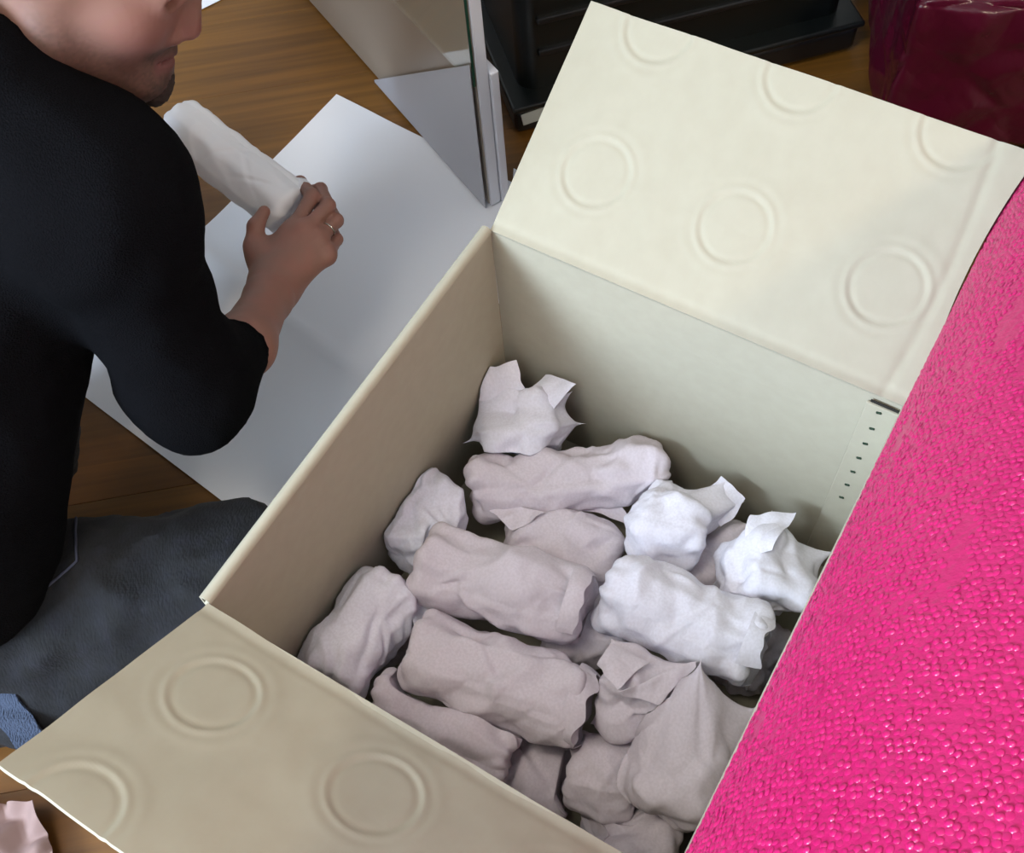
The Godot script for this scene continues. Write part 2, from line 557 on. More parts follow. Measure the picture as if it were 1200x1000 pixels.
func build_box():
	var turn := -atan2(0.592, 0.806)
	var o := Vector3(0.0436 , 0, -0.4633)
	var u := Vector3(0.80597, 0, 0.59197)
	var v := Vector3(-0.59197, 0, 0.80597)
	o = Vector3(0.001, 0, -0.805) + u * BW / 2 + v * BD / 2
	var box := thing("cardboard_box", "large open cream cardboard box full of paper wrapped bundles", "box", o, turn)
	box_xf = box.transform
	var wob := noise(91, 3.0, FastNoiseLite.TYPE_SIMPLEX_SMOOTH, 2)
	var hx := BW / 2
	var hz := BD / 2
	# base board
	part("base", rbox(Vector3(BW + 2 * WT, 0.005, BD + 2 * WT), 0.001, 1), card_mat, box, Transform3D(Basis.IDENTITY, Vector3(0, 0.0065, 0)))
	# walls; the inside faces the middle of the box
	var bow := func(t: float, s: float) -> float: return sin(t * PI) * s
	var wallf := func(a: Vector3, b: Vector3, nrm: Vector3, bend: float, sd: float) -> Callable:
		return func(p: float, q: float) -> Vector3:
			var w := a.lerp(b, p)
			w.y = 0.009 + (BH - 0.009) * q
			return w + nrm * (bow.call(p, bend) * q + 0.0012 * wob.get_noise_3d(w.x + sd, w.y, w.z))
	# each runs so that its front side is the inside
	part("wall", sheet(60, 40, wallf.call(Vector3(-hx, 0, hz), Vector3(-hx, 0, -hz), Vector3(1, 0, 0), 0.0, 0.0), WT), card_mat, box)
	part("wall", sheet(60, 40, wallf.call(Vector3(-hx, 0, -hz), Vector3(hx, 0, -hz), Vector3(0, 0, 1), -0.002, 3.0), WT), card_mat, box)
	part("wall", sheet(60, 40, wallf.call(Vector3(hx, 0, -hz), Vector3(hx, 0, hz), Vector3(-1, 0, 0), 0.0, 5.0), WT), card_mat, box)
	part("wall", sheet(60, 40, wallf.call(Vector3(hx, 0, hz), Vector3(-hx, 0, hz), Vector3(0, 0, -1), 0.0, 7.0), WT), card_mat, box)
	# back flap, folded out and up
	var ang := deg_to_rad(31.0)
	var rb := []
	for x in [0.085, 0.245, 0.408]:
		rb.append(Vector2(x, 0.100))
		rb.append(Vector2(x - 0.001, 0.264))
	var fl := 0.267
	var back := func(p: float, q: float) -> Vector3:
		# its right edge is pressed back a little by the pink roll
		var dy := BH + 0.002 + q * fl * sin(ang) - (0.437 + (0.33 - q * fl * cos(ang)) * 0.176)
		var lim := 0.4702 + 0.28 - sqrt(maxf(0.0, 0.0784 - dy * dy * 0.97)) - 0.0008
		var x := p * minf(BW + 0.006 * smoothstep(0.01, 0.03, q * fl), lim)
		var d := q * fl
		var hinge := 0.0012 * exp(-pow(d / 0.003, 2)) - 0.0007 * exp(-pow((d - 0.009) / 0.004, 2))
		var crease := -0.0016 * exp(-pow((x - 0.448 - 0.006 * sin(d * 14.0)) / 0.005, 2))
		var h: float = rings_h(x, d, rb) + hinge + crease + 0.004 * wob.get_noise_2d(x * 0.6 + 4.0, d * 0.6) + 0.0010 * wob.get_noise_2d(x * 3.0, d * 3.0)
		var e := 1.0 + 0.004 * wob.get_noise_2d(x * 2.0, 8.0)
		return Vector3(-hx + x, BH + d * e * sin(ang) + h * cos(ang), -hz - d * e * cos(ang) + h * sin(ang))
	# runs right to left so that its front faces up and forwards
	part("flap", sheet(190, 110, func(p, q): return back.call(p, q), WT), card_mat, box)
	# front flap, folded out and up towards the camera
	var rf := [Vector2(0.074, 0.076), Vector2(0.238, 0.074), Vector2(0.068, 0.224), Vector2(0.236, 0.224), Vector2(0.4, 0.075)]
	var fa := deg_to_rad(31.0)
	var ff := 0.229
	var front := func(p: float, q: float) -> Vector3:
		var x := (1.0 - p) * BW
		var d := q * ff
		var hinge := 0.0012 * exp(-pow(d / 0.003, 2)) - 0.0007 * exp(-pow((d - 0.009) / 0.004, 2))
		var h: float = rings_h(x, d, rf) + hinge + 0.004 * wob.get_noise_2d(x * 0.6 + 9.0, d * 0.6) + 0.0012 * wob.get_noise_2d(x * 3.0, d * 3.0 + 5.0)
		var e := 1.0 + 0.010 * wob.get_noise_2d(x * 3.5, 2.0)
		return Vector3(-hx + x, BH + d * e * sin(fa) + h * cos(fa), hz + d * e * cos(fa) - h * sin(fa))
	part("flap", sheet(190, 100, func(p, q): return front.call(p, q), WT), card_mat, box)
	# side flaps folded right down on the outside, each with its rounded fold over the rim
	for s in [-1.0, 1.0]:
		var gap := 0.0012 if s < 0 else 0.0003
		var reach := WT + gap + 0.003          # how far out the flap lies from the inside of the wall
		var prof := func(p: float, q: float) -> Vector3:
			var z: float = (p - 0.5) * (BD - 0.004) * -s
			var x := hx + reach
			var y := BH - (q - 0.3) / 0.7 * 0.235
			if q < 0.3:
				var a := q / 0.3 * PI
				x = hx + reach * 0.5 - reach * 0.5 * cos(a)
				y = BH + sin(a) * reach * 0.55
			return Vector3(x * s, y, z)
		part("flap", sheet(20, 40, prof, 0.0028), card_mat, box)
	# glued joint strip at the right end of the back wall, with its staples
	var strip := part("joint_strip", rbox(Vector3(0.034, BH - 0.022, 0.0035), 0.0012, 2), card_mat, box, Transform3D(Basis.IDENTITY, Vector3(hx - 0.018, (BH - 0.022) / 2 + 0.01, -hz + 0.003)))
	var stm := mat(Color(0.16, 0.24, 0.18), 0.45, 0.6)
	for k in 7:
		part("staple", rbox(Vector3(0.0055, 0.0028, 0.002), 0.0007, 2), stm, strip, Transform3D(Basis(Vector3(0, 0, 1), 0.35), Vector3(-0.002, (BH - 0.022) / 2 - 0.008 - 0.031 * k, 0.0022)))
	var slot_shade := mat(Color(0.10, 0.09, 0.07), 0.9)  # near-black bar painted in for the shade inside the flap slot
	part("slot_shade", rbox(Vector3(0.03, 0.0035, 0.0015), 0.0005, 1), slot_shade, box, Transform3D(Basis.IDENTITY, Vector3(hx - 0.017, BH - 0.008, -hz + 0.0032)))

# ======================================================= pink bubble wrap roll
func build_roll():
	var R := 0.28
	var H := 1.2
	var at := Vector3(0.001, 0.437, -0.805) + Vector3(0.80597, 0, 0.59197) * (0.4702 + R) + Vector3(-0.59197, 0, 0.80597) * -0.33
	var roll := thing("bubble_wrap_roll", "big glossy pink bubble wrap roll lying along the right side of the box", "bubble wrap")
	# the roll lies along the box: its own y axis runs beside the right wall towards the camera
	var u := Vector3(0.80597, 0, 0.59197)
	var vv := Vector3(-0.59197, 0, 0.80597)
	var along := (vv + Vector3.UP * 0.176).normalized()    # its near end lies higher
	roll.transform = Transform3D(Basis(u, along, u.cross(along)), at)
	var wob := noise(101, 2.2, FastNoiseLite.TYPE_SIMPLEX_SMOOTH, 3)
	var surf := func(a: float, y: float) -> float:
		return R - 0.0022 + 0.0014 * wob.get_noise_3d(cos(a) * 0.6, y, sin(a) * 0.6)
	var n := 160
	var m := 90
	var v := PackedVector3Array()
	var idx := PackedInt32Array()
	for j in m + 1:
		for i in n:
			var a := TAU * i / n
			var r: float = surf.call(a, H * j / m)
			v.append(Vector3(r * cos(a), H * j / m, r * sin(a)))
	for j in m:
		for i in n:
			var a := j * n + i
			var b := j * n + (i + 1) % n
			idx.append_array([a, b, a + n, b, b + n, a + n])
	part("film", mesh_of(v, idx), pink_mat, roll)
	# wound ends: rings of film round the core
	var prof := []
	for k in 23:
		prof.append(Vector2(R - 0.006 - 0.0085 * k, 0.0 if k % 2 == 0 else -0.004))
	var pt := []
	for q in prof:
		pt.append(Vector2(q.x, H + q.y))
	part("wound_end", lathe(pt, 64), pink_mat, roll)
	var pb := []
	for q in prof:
		pb.append(Vector2(q.x, 0.001 - q.y * 0.5))
	part("wound_end", lathe(pb, 64), pink_mat, roll)
	part("core", lathe([Vector2(0.05, 0.002), Vector2(0.05, H - 0.004), Vector2(0.042, H - 0.004), Vector2(0.042, 0.002)], 40), card_mat, roll)
	# the cartons that carry it
	for q in [[0.147, -0.19, 0.26, "low closed carton under the far end of the pink bubble wrap roll"], [0.273, 0.62, 0.40, "higher closed carton under the near end of the pink bubble wrap roll"]]:
		var ct := thing("carton", q[3], "box", Vector3(0.001, 0, -0.805) + u * 0.79 + vv * q[1], -atan2(0.592, 0.806))
		part("body", rbox(Vector3(0.5, q[0], q[2]), 0.004, 2), card_mat, ct, Transform3D(Basis.IDENTITY, Vector3(0, q[0] / 2 + 0.002, 0)))
		part("tape", rbox(Vector3(0.05, 0.001, q[2]), 0.0004, 1), card_edge, ct, Transform3D(Basis.IDENTITY, Vector3(0, q[0] + 0.0026, 0)))
	# bubbles: low domes in a hexagonal pattern; the nearest ones singly, the rest together
	var dome := PackedVector3Array()
	var di := PackedInt32Array()
	var br := 0.0025
	for k in 3:
		var f := [1.0, 0.72, 0.0]
		var hgt := [0.0, 0.0007, 0.0010]
		for s in (8 if k < 2 else 1):
			var a := TAU * s / 8.0
			dome.append(Vector3(br * f[k] * cos(a), br * f[k] * sin(a), hgt[k]))
	for s in 8:
		var t := (s + 1) % 8
		di.append_array([s, 8 + s, t, t, 8 + s, 8 + t])
		di.append_array([8 + s, 16, 8 + t])
	var dm := mesh_of(dome, di)
	var rows := int(H / 0.0048)
	var cols := int(TAU * R / 0.0055)
	var all := []
	var cam := Vector3(0, 1.34, 0)
	var rng := RandomNumberGenerator.new()
	rng.seed = 5
	for j in rows:
		for i in cols:
			var a := TAU * (i + 0.5 * (j % 2)) / cols
			var y := 0.006 + 0.0048 * j
			if y > H - 0.005:
				continue
			if wob.get_noise_3d(cos(a) * 2.0 + 7.0, y * 2.0, sin(a) * 2.0) > 0.5 or rng.randf() < 0.04:
				continue          # burst bubbles
			var r: float = surf.call(a, y)
			a += rng.randf_range(-0.3, 0.3) * 0.0055 / R
			y += rng.randf_range(-0.0013, 0.0013)
			var p := Vector3(r * cos(a), y, r * sin(a))
			var out := Vector3(cos(a), 0, sin(a))
			var bs := Basis(Vector3(-sin(a), 0, cos(a)), Vector3.UP, out)
			bs = bs.rotated(Vector3.UP, rng.randf_range(-0.16, 0.16)) * Basis(Vector3.RIGHT, rng.randf_range(-0.16, 0.16))
			var tocam := (cam - roll.transform * p)
			var seen := tocam.normalized().dot(roll.transform.basis * out) / tocam.length_squared()
			all.append([seen, Transform3D(bs.scaled_local(Vector3(rng.randf_range(0.85, 1.12), rng.randf_range(0.85, 1.12), rng.randf_range(0.35, 1.25))), p)])
	all.sort_custom(func(x, y): return x[0] > y[0])
	for k in 300:
		part("bubble", dm, bubble_mat, roll, all[k][1])
	var mm := MultiMesh.new()
	mm.transform_format = MultiMesh.TRANSFORM_3D
	mm.mesh = dm
	mm.instance_count = all.size() - 300
	for k in all.size() - 300:
		mm.set_instance_transform(k, all[k + 300][1])
	var mi := MultiMeshInstance3D.new()
	mi.name = "bubbles"
	mi.multimesh = mm
	mi.material_override = bubble_mat
	mi.set_meta("kind", "stuff")
	roll.add_child(mi, true)

# ======================================================= paper bundles
func spow(x: float, e: float) -> float:
	return signf(x) * pow(absf(x), e)

func bundle_mesh(L: float, R: float, q: float, e: float, c: float, sd: int, spikes := [], fit = null) -> ArrayMesh:
	# paper wrapped round a roll along x: tucked, pleated ends, a stepped seam, straight creases
	# between flat facets; spikes are corners of paper pulled out to a point [tip, angle]
	var rng := RandomNumberGenerator.new()
	rng.seed = sd * 13 + 7
	var round_ := 84
	var planes := []
	for k in 9:
		planes.append([TAU * (k + rng.randf_range(-0.35, 0.35)) / 9, rng.randf_range(0.94, 1.0), rng.randf_range(-0.4, 0.4) / maxf(L, 0.1)])
	var waves := []
	for k in 11:
		var lam := rng.randf_range(0.03, 0.11)
		var kd := Vector3(rng.randf_range(-1, 1), rng.randf_range(-1, 1), rng.randf_range(-1, 1)).normalized()
		waves.append([kd / lam, rng.randf(), lam * 0.035 * maxf(0.12, 0.55 + c * 110.0)])
	var low := noise(sd * 3 + 3, 9.0, FastNoiseLite.TYPE_SIMPLEX_SMOOTH, 2)
	var creases := []
	for k in 18:
		var ce := Vector3(rng.randf_range(-0.5, 0.5) * L, 0, 0) + Vector3(0, R, 0).rotated(Vector3.RIGHT, rng.randf() * TAU)
		var cn := Vector3(rng.randf_range(-1, 1), rng.randf_range(-1, 1), rng.randf_range(-1, 1)).normalized()
		creases.append([cn, cn.dot(ce), ce, rng.randf_range(0.015, 0.05), (0.0022 + 0.3 * c) * rng.randf_range(0.5, 1.7) * (1.0 if rng.randf() < 0.6 else -1.0), rng.randf_range(0.003, 0.008)])
	var seam := rng.randf_range(0.3, 1.2)
	var seam_k := rng.randf_range(-3.0, 3.0)
	var pleats := rng.randi_range(7, 11)
	var ph0 := rng.randf() * TAU
	var bulge := rng.randf_range(0.0, 0.05)
	# profile: tucked cap, rounded rim, straight body and the same again: [x, r, normal x, normal r, cap]
	var rc := minf(R * e, L * 0.45)
	var hl := L / 2
	var prof := []
	for k in 9:
		var t := k / 8.0
		prof.append([-hl + 0.22 * R * (1.0 - e) * pow(1.0 - t, 1.5), (R - rc) * t, -1.0, 0.0, 1.0])
	for k in range(1, 9):
		var a := PI / 2 * k / 8.0
		prof.append([-hl + rc - rc * cos(a), R - rc + rc * sin(a), -cos(a), sin(a), 1.0 - k / 8.0])
	var body := maxi(int((L - 2.0 * rc) / 0.0026), 2)
	for k in range(1, body):
		var t := float(k) / body
		prof.append([-hl + rc + (L - 2.0 * rc) * t, R * (1.0 + bulge * sin(PI * t)), 0.0, 1.0, 0.0])
	for k in 17:
		var m: Array = prof[16 - k]
		prof.append([-m[0], m[1], -m[2], m[3], m[4]])
	var v := PackedVector3Array()
	for pr in prof:
		for k in round_:
			var ph := TAU * k / round_
			var fac := 1.05
			for pl in planes:
				var cs := cos(ph - pl[0] - pl[2] * pr[0])
				if cs > 0.5:
					fac = minf(fac, pl[1] / cs)
			var r: float = pr[1] * lerpf(1.0, fac, 0.75)
			var p := Vector3(pr[0], r * cos(ph) * q, r * sin(ph))
			var dirn := Vector3(pr[2], cos(ph) * pr[3], sin(ph) * pr[3]).normalized()
			var w := p + Vector3(0.016, 0.016, 0.016) * low.get_noise_3dv(p * 1.4)
			var d: float = maxf(0.0, 0.0004 + 0.27 * c) * low.get_noise_3dv(p * 1.3 + Vector3.ONE)
			for wv in waves:
				d += wv[2] * (4.0 * absf(fposmod(wv[0].dot(w) + wv[1], 1.0) - 0.5) - 1.0)
			for cr in creases:
				var off: Vector3 = p - cr[2]
				var en: float = off.length_squared() / (cr[3] * cr[3])
				if en < 4.0:
					d += cr[4] * exp(-en) * maxf(0.0, 1.0 - absf(cr[0].dot(p) - cr[1]) / cr[5])
			# pleats that gather the paper into the ends and run a little way down the side
			var near_end := smoothstep(hl - R * 0.6, hl - rc * 0.2, absf(pr[0]))
			var rr: float = pr[1] / R
			var pw: float = tri((ph * pleats + ph0 + rr * 2.0 * signf(pr[0]) + low.get_noise_3dv(p) * 4.0) / TAU)
			d += near_end * 0.0022 * pw * rr
			# free edge of the paper: a small step along the roll
			var sphi := fposmod(ph - seam - seam_k * pr[0], TAU)
			d += 0.0024 * (1.0 - sphi / TAU) * rr
			p += dirn * d
			for sp in spikes:
				var tip: Vector3 = sp[0]
				var ang := p.angle_to(tip)
				if ang < sp[1]:
					p = p.lerp(tip, pow(1.0 - ang / sp[1], 1.35))
			v.append(p if fit == null else fit.call(p))
	var idx := PackedInt32Array()
	for i in prof.size() - 1:
		for k in round_:
			var a := i * round_ + k
			var b := i * round_ + (k + 1) % round_
			idx.append_array([a, a + round_, b, b, a + round_, b + round_])
	return mesh_of(v, idx)

func fold_mesh(c: Array, amp: float, sd: int, fit = null, n := 22) -> ArrayMesh:
	# a loose corner of paper spanned by four points, curled, with ragged sides
	var lo := noise(sd + 301, 16.0, FastNoiseLite.TYPE_SIMPLEX_SMOOTH, 2)
	var rng := RandomNumberGenerator.new()
	rng.seed = sd
	var waves := []
	for k in 7:
		var lam := rng.randf_range(0.018, 0.06)
		waves.append([Vector3(rng.randf_range(-1, 1), rng.randf_range(-1, 1), rng.randf_range(-1, 1)).normalized() / lam, rng.randf(), lam * 0.03])
	var nrm: Vector3 = (c[1] - c[0]).cross(c[3] - c[0]).normalized()
	var mid: Vector3 = (c[0] + c[1] + c[2] + c[3]) / 4
	var curl := rng.randf_range(0.15, 0.35) * (1.0 if rng.randf() < 0.5 else -1.0)
	var f := func(p: float, q: float) -> Vector3:
		var a: Vector3 = c[0].lerp(c[1], p)
		var b: Vector3 = c[3].lerp(c[2], p)
		var w := a.lerp(b, q)
		var edge := maxf(absf(p - 0.5), absf(q - 0.5)) * 2.0
		w += (w - mid) * 0.22 * edge * lo.get_noise_3dv(w * 1.5)
		var h: float = amp * 1.6 * lo.get_noise_3dv(w) + curl * (c[1] - c[0]).length() * (p - 0.5) * (p - 0.5)
		for wv in waves:
			h += wv[2] * tri(wv[0].dot(w) + wv[1])
		return w + nrm * h if fit == null else fit.call(w + nrm * h)
	return sheet(n, n, f, 0.0006)

# paper gives way: a point of a bundle pressed flat by the box and round the bundles packed before it
func pressed(p: Vector3, packed: Array) -> Vector3:
	for k in packed:
		var off: Vector3 = p - k[0]
		if off.length_squared() > k[4]:
			continue
		var ax := off.dot(k[1])
		var rad: Vector3 = off - k[1] * ax
		var r := rad.length()
		var qx: float = absf(ax) - (k[2] - k[5])
		var qr: float = r - (k[3] - k[5])
		var sd: float = minf(maxf(qx, qr), 0.0) + Vector2(maxf(qx, 0.0), maxf(qr, 0.0)).length() - k[5]
		if sd < 0.0:
			var g: Vector3 = rad / maxf(r, 1e-5)
			if qx > qr:
				g = k[1] * signf(ax)
			p -= g * sd
	return Vector3(clampf(p.x, -BW / 2 + 0.0025, BW / 2 - 0.0025), maxf(p.y, 0.011), clampf(p.z, -BD / 2 + 0.0055, BD / 2 - 0.0025))

func collar_mesh(R: float, q: float, x0: float, x1: float, sd: int, fit: Callable) -> ArrayMesh:
	# the torn edge of the paper standing out round an end
	var lo := noise(sd + 501, 12.0, FastNoiseLite.TYPE_SIMPLEX, 2)
	var f := func(p: float, t: float) -> Vector3:
		var a := p * 5.0
		var n := lo.get_noise_2d(cos(a) * 0.06, sin(a) * 0.06 + sd)
		var x := lerpf(x0, x1 + (x1 - x0) * 0.38 * n, t)
		var r := R * (1.045 + 0.05 * lo.get_noise_3d(x * 2.0, cos(a) * 0.07, sin(a) * 0.07) - 0.16 * t * t * (0.6 + n))
		return fit.call(Vector3(x, r * cos(a + sd) * q, r * sin(a + sd)))
	return sheet(64, 10, f, 0.0006)

func build_bundles():
	var packed := []
	for k in BUNDLES.size():
		var b: Dictionary = BUNDLES[k]
		var a: Vector3 = b.a
		var z: Vector3 = b.b
		var mid := box_xf * ((a + z) / 2)
		var dir := (box_xf.basis * (z - a))
		var L := dir.length()
		var base_y: float = mid.y - b.R * b.q
		var t := thing("paper_bundle", b.label, "bundle", Vector3(mid.x, base_y, mid.z), 0.0, "paper wrapped bundles packed in the cardboard box")
		var x := dir.normalized()
		var s := x.cross(Vector3.UP).normalized()
		var up := s.cross(x)
		var xf := Transform3D(Basis(x, up, s), Vector3(0, b.R * b.q, 0))
		var to_box := box_xf.affine_inverse() * t.transform * xf
		var back := to_box.affine_inverse()
		var before := packed.duplicate()
		var fit := func(p: Vector3) -> Vector3: return back * pressed(to_box * p, before)
		var sp := []
		for q in SPIKES.get(b.s, []):
			sp.append([xf.affine_inverse() * (q[0] - t.position), q[1]])
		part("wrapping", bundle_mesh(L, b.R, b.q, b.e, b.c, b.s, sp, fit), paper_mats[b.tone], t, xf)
		packed.append([to_box.origin, (to_box.basis * Vector3.RIGHT).normalized(), L / 2 + 0.009, b.R * 1.08 + 0.003, pow(L / 2 + b.R + 0.01, 2), b.R * b.e])
		for en in COLLARS.get(b.s, []):
			part("paper_edge", collar_mesh(b.R, b.q, en * (L / 2 - 0.016), en * (L / 2 + 0.005), b.s * 2 + int(en), fit), paper_mats[b.tone], t, xf)
		var from_t := box_xf.affine_inverse() * t.transform
		var to_t := from_t.affine_inverse()
		var fit_fold := func(p: Vector3) -> Vector3: return to_t * pressed(from_t * p, [])
		for fo in FOLDS.get(b.s, []):
			var pts := []
			for q in fo:
				pts.append(q - t.position)
			part("paper_fold", fold_mesh(pts, 0.0035, b.s * 7 + pts.size(), fit_fold), paper_mats[b.tone], t)

const COLLARS = {7: [1.0], 8: [1.0], 10: [1.0]}

const SPIKES = {
# <spikes>
	1: [[Vector3(-0.048, 0.165, -0.779), 0.60], [Vector3(-0.012, 0.180, -0.780), 0.50], [Vector3(0.086, 0.160, -0.739), 0.55], [Vector3(0.097, 0.120, -0.710), 0.60], [Vector3(-0.067, 0.120, -0.702), 0.50]],
	4: [[Vector3(0.245, 0.150, -0.599), 0.50], [Vector3(0.270, 0.135, -0.571), 0.55]],
	5: [[Vector3(-0.098, 0.140, -0.656), 0.60], [Vector3(-0.068, 0.120, -0.617), 0.50]],
	11: [[Vector3(0.293, 0.150, -0.549), 0.60], [Vector3(0.368, 0.120, -0.500), 0.60], [Vector3(0.235, 0.130, -0.474), 0.50]],
	12: [[Vector3(0.081, 0.180, -0.404), 0.50], [Vector3(0.170, 0.190, -0.365), 0.70], [Vector3(0.047, 0.120, -0.329), 0.40], [Vector3(0.123, 0.120, -0.304), 0.50]],
	13: [[Vector3(0.165, 0.235, -0.353), 0.90], [Vector3(0.235, 0.170, -0.316), 0.50]],
	3: [[Vector3(0.122, 0.100, -0.545), 0.50], [Vector3(0.100, 0.090, -0.496), 0.50]],
	# </spikes>
}

const FOLDS = {
# <folds>
	1: [[Vector3(-0.037, 0.155, -0.741), Vector3(-0.034, 0.175, -0.776), Vector3(0.013, 0.185, -0.773), Vector3(0.023, 0.160, -0.729)], [Vector3(0.017, 0.160, -0.733), Vector3(0.050, 0.170, -0.758), Vector3(0.085, 0.185, -0.730), Vector3(0.049, 0.155, -0.711)]],
	2: [[Vector3(0.044, 0.115, -0.608), Vector3(0.085, 0.125, -0.615), Vector3(0.118, 0.120, -0.598), Vector3(0.131, 0.090, -0.581)]],
	4: [[Vector3(0.213, 0.140, -0.577), Vector3(0.243, 0.150, -0.600), Vector3(0.270, 0.140, -0.571), Vector3(0.235, 0.120, -0.544)]],
	6: [[Vector3(-0.142, 0.160, -0.487), Vector3(-0.120, 0.155, -0.497), Vector3(-0.112, 0.125, -0.469), Vector3(-0.138, 0.130, -0.452)]],
	8: [[Vector3(-0.145, 0.155, -0.402), Vector3(-0.122, 0.170, -0.404), Vector3(-0.065, 0.165, -0.350), Vector3(-0.083, 0.135, -0.344)]],
	10: [[Vector3(0.214, 0.150, -0.401), Vector3(0.252, 0.150, -0.427), Vector3(0.260, 0.120, -0.392), Vector3(0.228, 0.090, -0.358)]],
	11: [[Vector3(0.239, 0.165, -0.485), Vector3(0.262, 0.170, -0.534), Vector3(0.312, 0.170, -0.535), Vector3(0.273, 0.185, -0.483)], [Vector3(0.213, 0.085, -0.484), Vector3(0.265, 0.130, -0.532), Vector3(0.271, 0.125, -0.522), Vector3(0.225, 0.080, -0.481)]],
	7: [[Vector3(0.013, 0.130, -0.426), Vector3(0.036, 0.175, -0.437), Vector3(0.060, 0.155, -0.458), Vector3(0.046, 0.125, -0.424)]],
	3: [[Vector3(-0.038, 0.120, -0.602), Vector3(-0.011, 0.130, -0.605), Vector3(0.029, 0.140, -0.583), Vector3(-0.014, 0.135, -0.566)]],
	12: [[Vector3(0.061, 0.195, -0.373), Vector3(0.079, 0.195, -0.397), Vector3(0.115, 0.200, -0.368), Vector3(0.077, 0.210, -0.335)], [Vector3(0.076, 0.210, -0.335), Vector3(0.116, 0.205, -0.346), Vector3(0.169, 0.200, -0.362), Vector3(0.117, 0.190, -0.322)]],
	# </folds>
}

# ======================================================= sheets on the floor
func build_papers():
	var nz := noise(201, 2.5, FastNoiseLite.TYPE_SIMPLEX_SMOOTH, 2)
	var quad := func(c: Array, y0: float, amp: float, fold: Array, nu: int, nv: int) -> ArrayMesh:
		return sheet(nu, nv, func(p: float, q: float) -> Vector3:
			var w: Vector3 = c[0].lerp(c[1], p).lerp(c[3].lerp(c[2], p), q)
			var h := y0 + amp * (0.5 + 0.5 * nz.get_noise_2d(w.x * 1.6, w.z * 1.6))
			for fd in fold:
				h += fd[2] * exp(-absf(p - fd[0] - 0.06 * (q - 0.5)) / fd[1])
			return Vector3(w.x, h, w.z), 0.0005)
	# big sheet beside the box, reaching under the white panel
	var c1 := [Vector3(-0.235, 0, -1.486), Vector3(-0.657, 0, -0.96), Vector3(-0.245, 0, -0.59), Vector3(0.172, 0, -1.118)]
	c1[2] = Vector3(-0.300, 0, -0.622)
	c1[3] = Vector3(0.13, 0, -1.165)
	tag(part("packing_paper", quad.call([c1[0], c1[1], c1[2], c1[3]], 0.0015, 0.003, [[0.60, 0.035, 0.016]], 70, 60), white_paper, self), "large white sheet of packing paper flat on the wooden floor beside the box", "paper sheet")
	var c2 := [Vector3(-0.49, 0, -1.742), Vector3(-0.27, 0, -1.875), Vector3(-0.45, 0, -2.3), Vector3(-0.75, 0, -2.1)]
	tag(part("packing_paper", quad.call([c2[0], c2[3], c2[2], c2[1]], 0.001, 0.002, [], 20, 20), white_paper, self), "white paper sheet corner on the floor behind the man's nose", "paper sheet")
	# crumpled paper under the front flap
	var c3 := [Vector3(-0.80, 0.0, -0.355), Vector3(-0.78, 0.0, -0.10), Vector3(-0.56, 0.004, -0.22), Vector3(-0.60, 0.03, -0.335)]
	var pk := mat(Color(0.56, 0.46, 0.44), 0.85)
	tag(part("scrap_paper", sheet(40, 40, func(p: float, q: float) -> Vector3:
		var w: Vector3 = c3[0].lerp(c3[1], p).lerp(c3[3].lerp(c3[2], p), q)
		return Vector3(w.x, 0.002 + w.y + 0.05 * absf(nz.get_noise_2d(w.x * 4.0, w.z * 4.0)), w.z), 0.0008), pk, self), "crumpled pinkish wrapping paper on the floor under the front flap", "paper sheet")
	var c4 := [Vector3(0.045, 0, -1.235), Vector3(0.05, 0, -1.27), Vector3(0.10, 0, -1.22), Vector3(0.08, 0, -1.19)]
	tag(part("scrap_paper", quad.call([c4[0], c4[3], c4[2], c4[1]], 0.002, 0.004, [], 8, 8), white_paper, self), "small white paper scrap on the floor between the white panel and the box flap", "paper scrap")

# ======================================================= white panel with pane
func build_panel():
	# stands upright on its lower edge, its face along d
	var near := Vector3(0.007, 0.006, -1.192)
	var d := Vector3(-0.292, 0, -0.551).normalized()
	var turn := atan2(d.z, -d.x) + PI     # local x runs from the near edge away
	turn = -atan2(d.z, d.x)
	var t := thing("white_panel", "tall white upright panel with a grey glass pane beside the box corner", "panel", near, turn)
	var wm := mat(Color(0.83, 0.83, 0.86), 0.3)
	var L := 0.85
	# local: x away from the near edge, z to the side of the face
	part("board", rbox(Vector3(L, 0.62, 0.018), 0.002, 2), wm, t, Transform3D(Basis.IDENTITY, Vector3(L / 2, 0.31, 0.009)))
	part("backing_board", rbox(Vector3(L, 0.26, 0.014), 0.003, 2), wm, t, Transform3D(Basis.IDENTITY, Vector3(L / 2 - 0.004, 0.13, 0.026)))
	var gm := mat(Color(0.60, 0.55, 0.50), 0.35)
	part("painted_reflection", sheet(12, 12, func(p: float, q: float) -> Vector3: return Vector3(0.353 * p + 0.001 * (1.0 - p), 0.002 + (0.287 - 0.282 * p) * q, -0.0095), 0.0012), mat(Color(0.70, 0.70, 0.73), 0.4), t)  # reflection of the floor sheet, built as a pale triangle
	part("grey_field", rbox(Vector3(L - 0.004, 0.60, 0.002), 0.0005, 1), gm, t, Transform3D(Basis.IDENTITY, Vector3(L / 2 + 0.001, 0.305, -0.0012)))
	var gl := mat(Color(0.85, 0.95, 0.9, 0.05), 0.03)
	gl.transparency = BaseMaterial3D.TRANSPARENCY_ALPHA
	part("glass_pane", rbox(Vector3(L - 0.004, 0.365, 0.004), 0.0006, 1), gl, t, Transform3D(Basis.IDENTITY, Vector3(L / 2 + 0.001, 0.43, -0.0048)))
	var ge := mat(Color(0.12, 0.25, 0.2), 0.15)
	part("pane_edge", rbox(Vector3(0.002, 0.365, 0.004), 0.0005, 1), ge, t, Transform3D(Basis.IDENTITY, Vector3(0.0015, 0.43, -0.0048)))

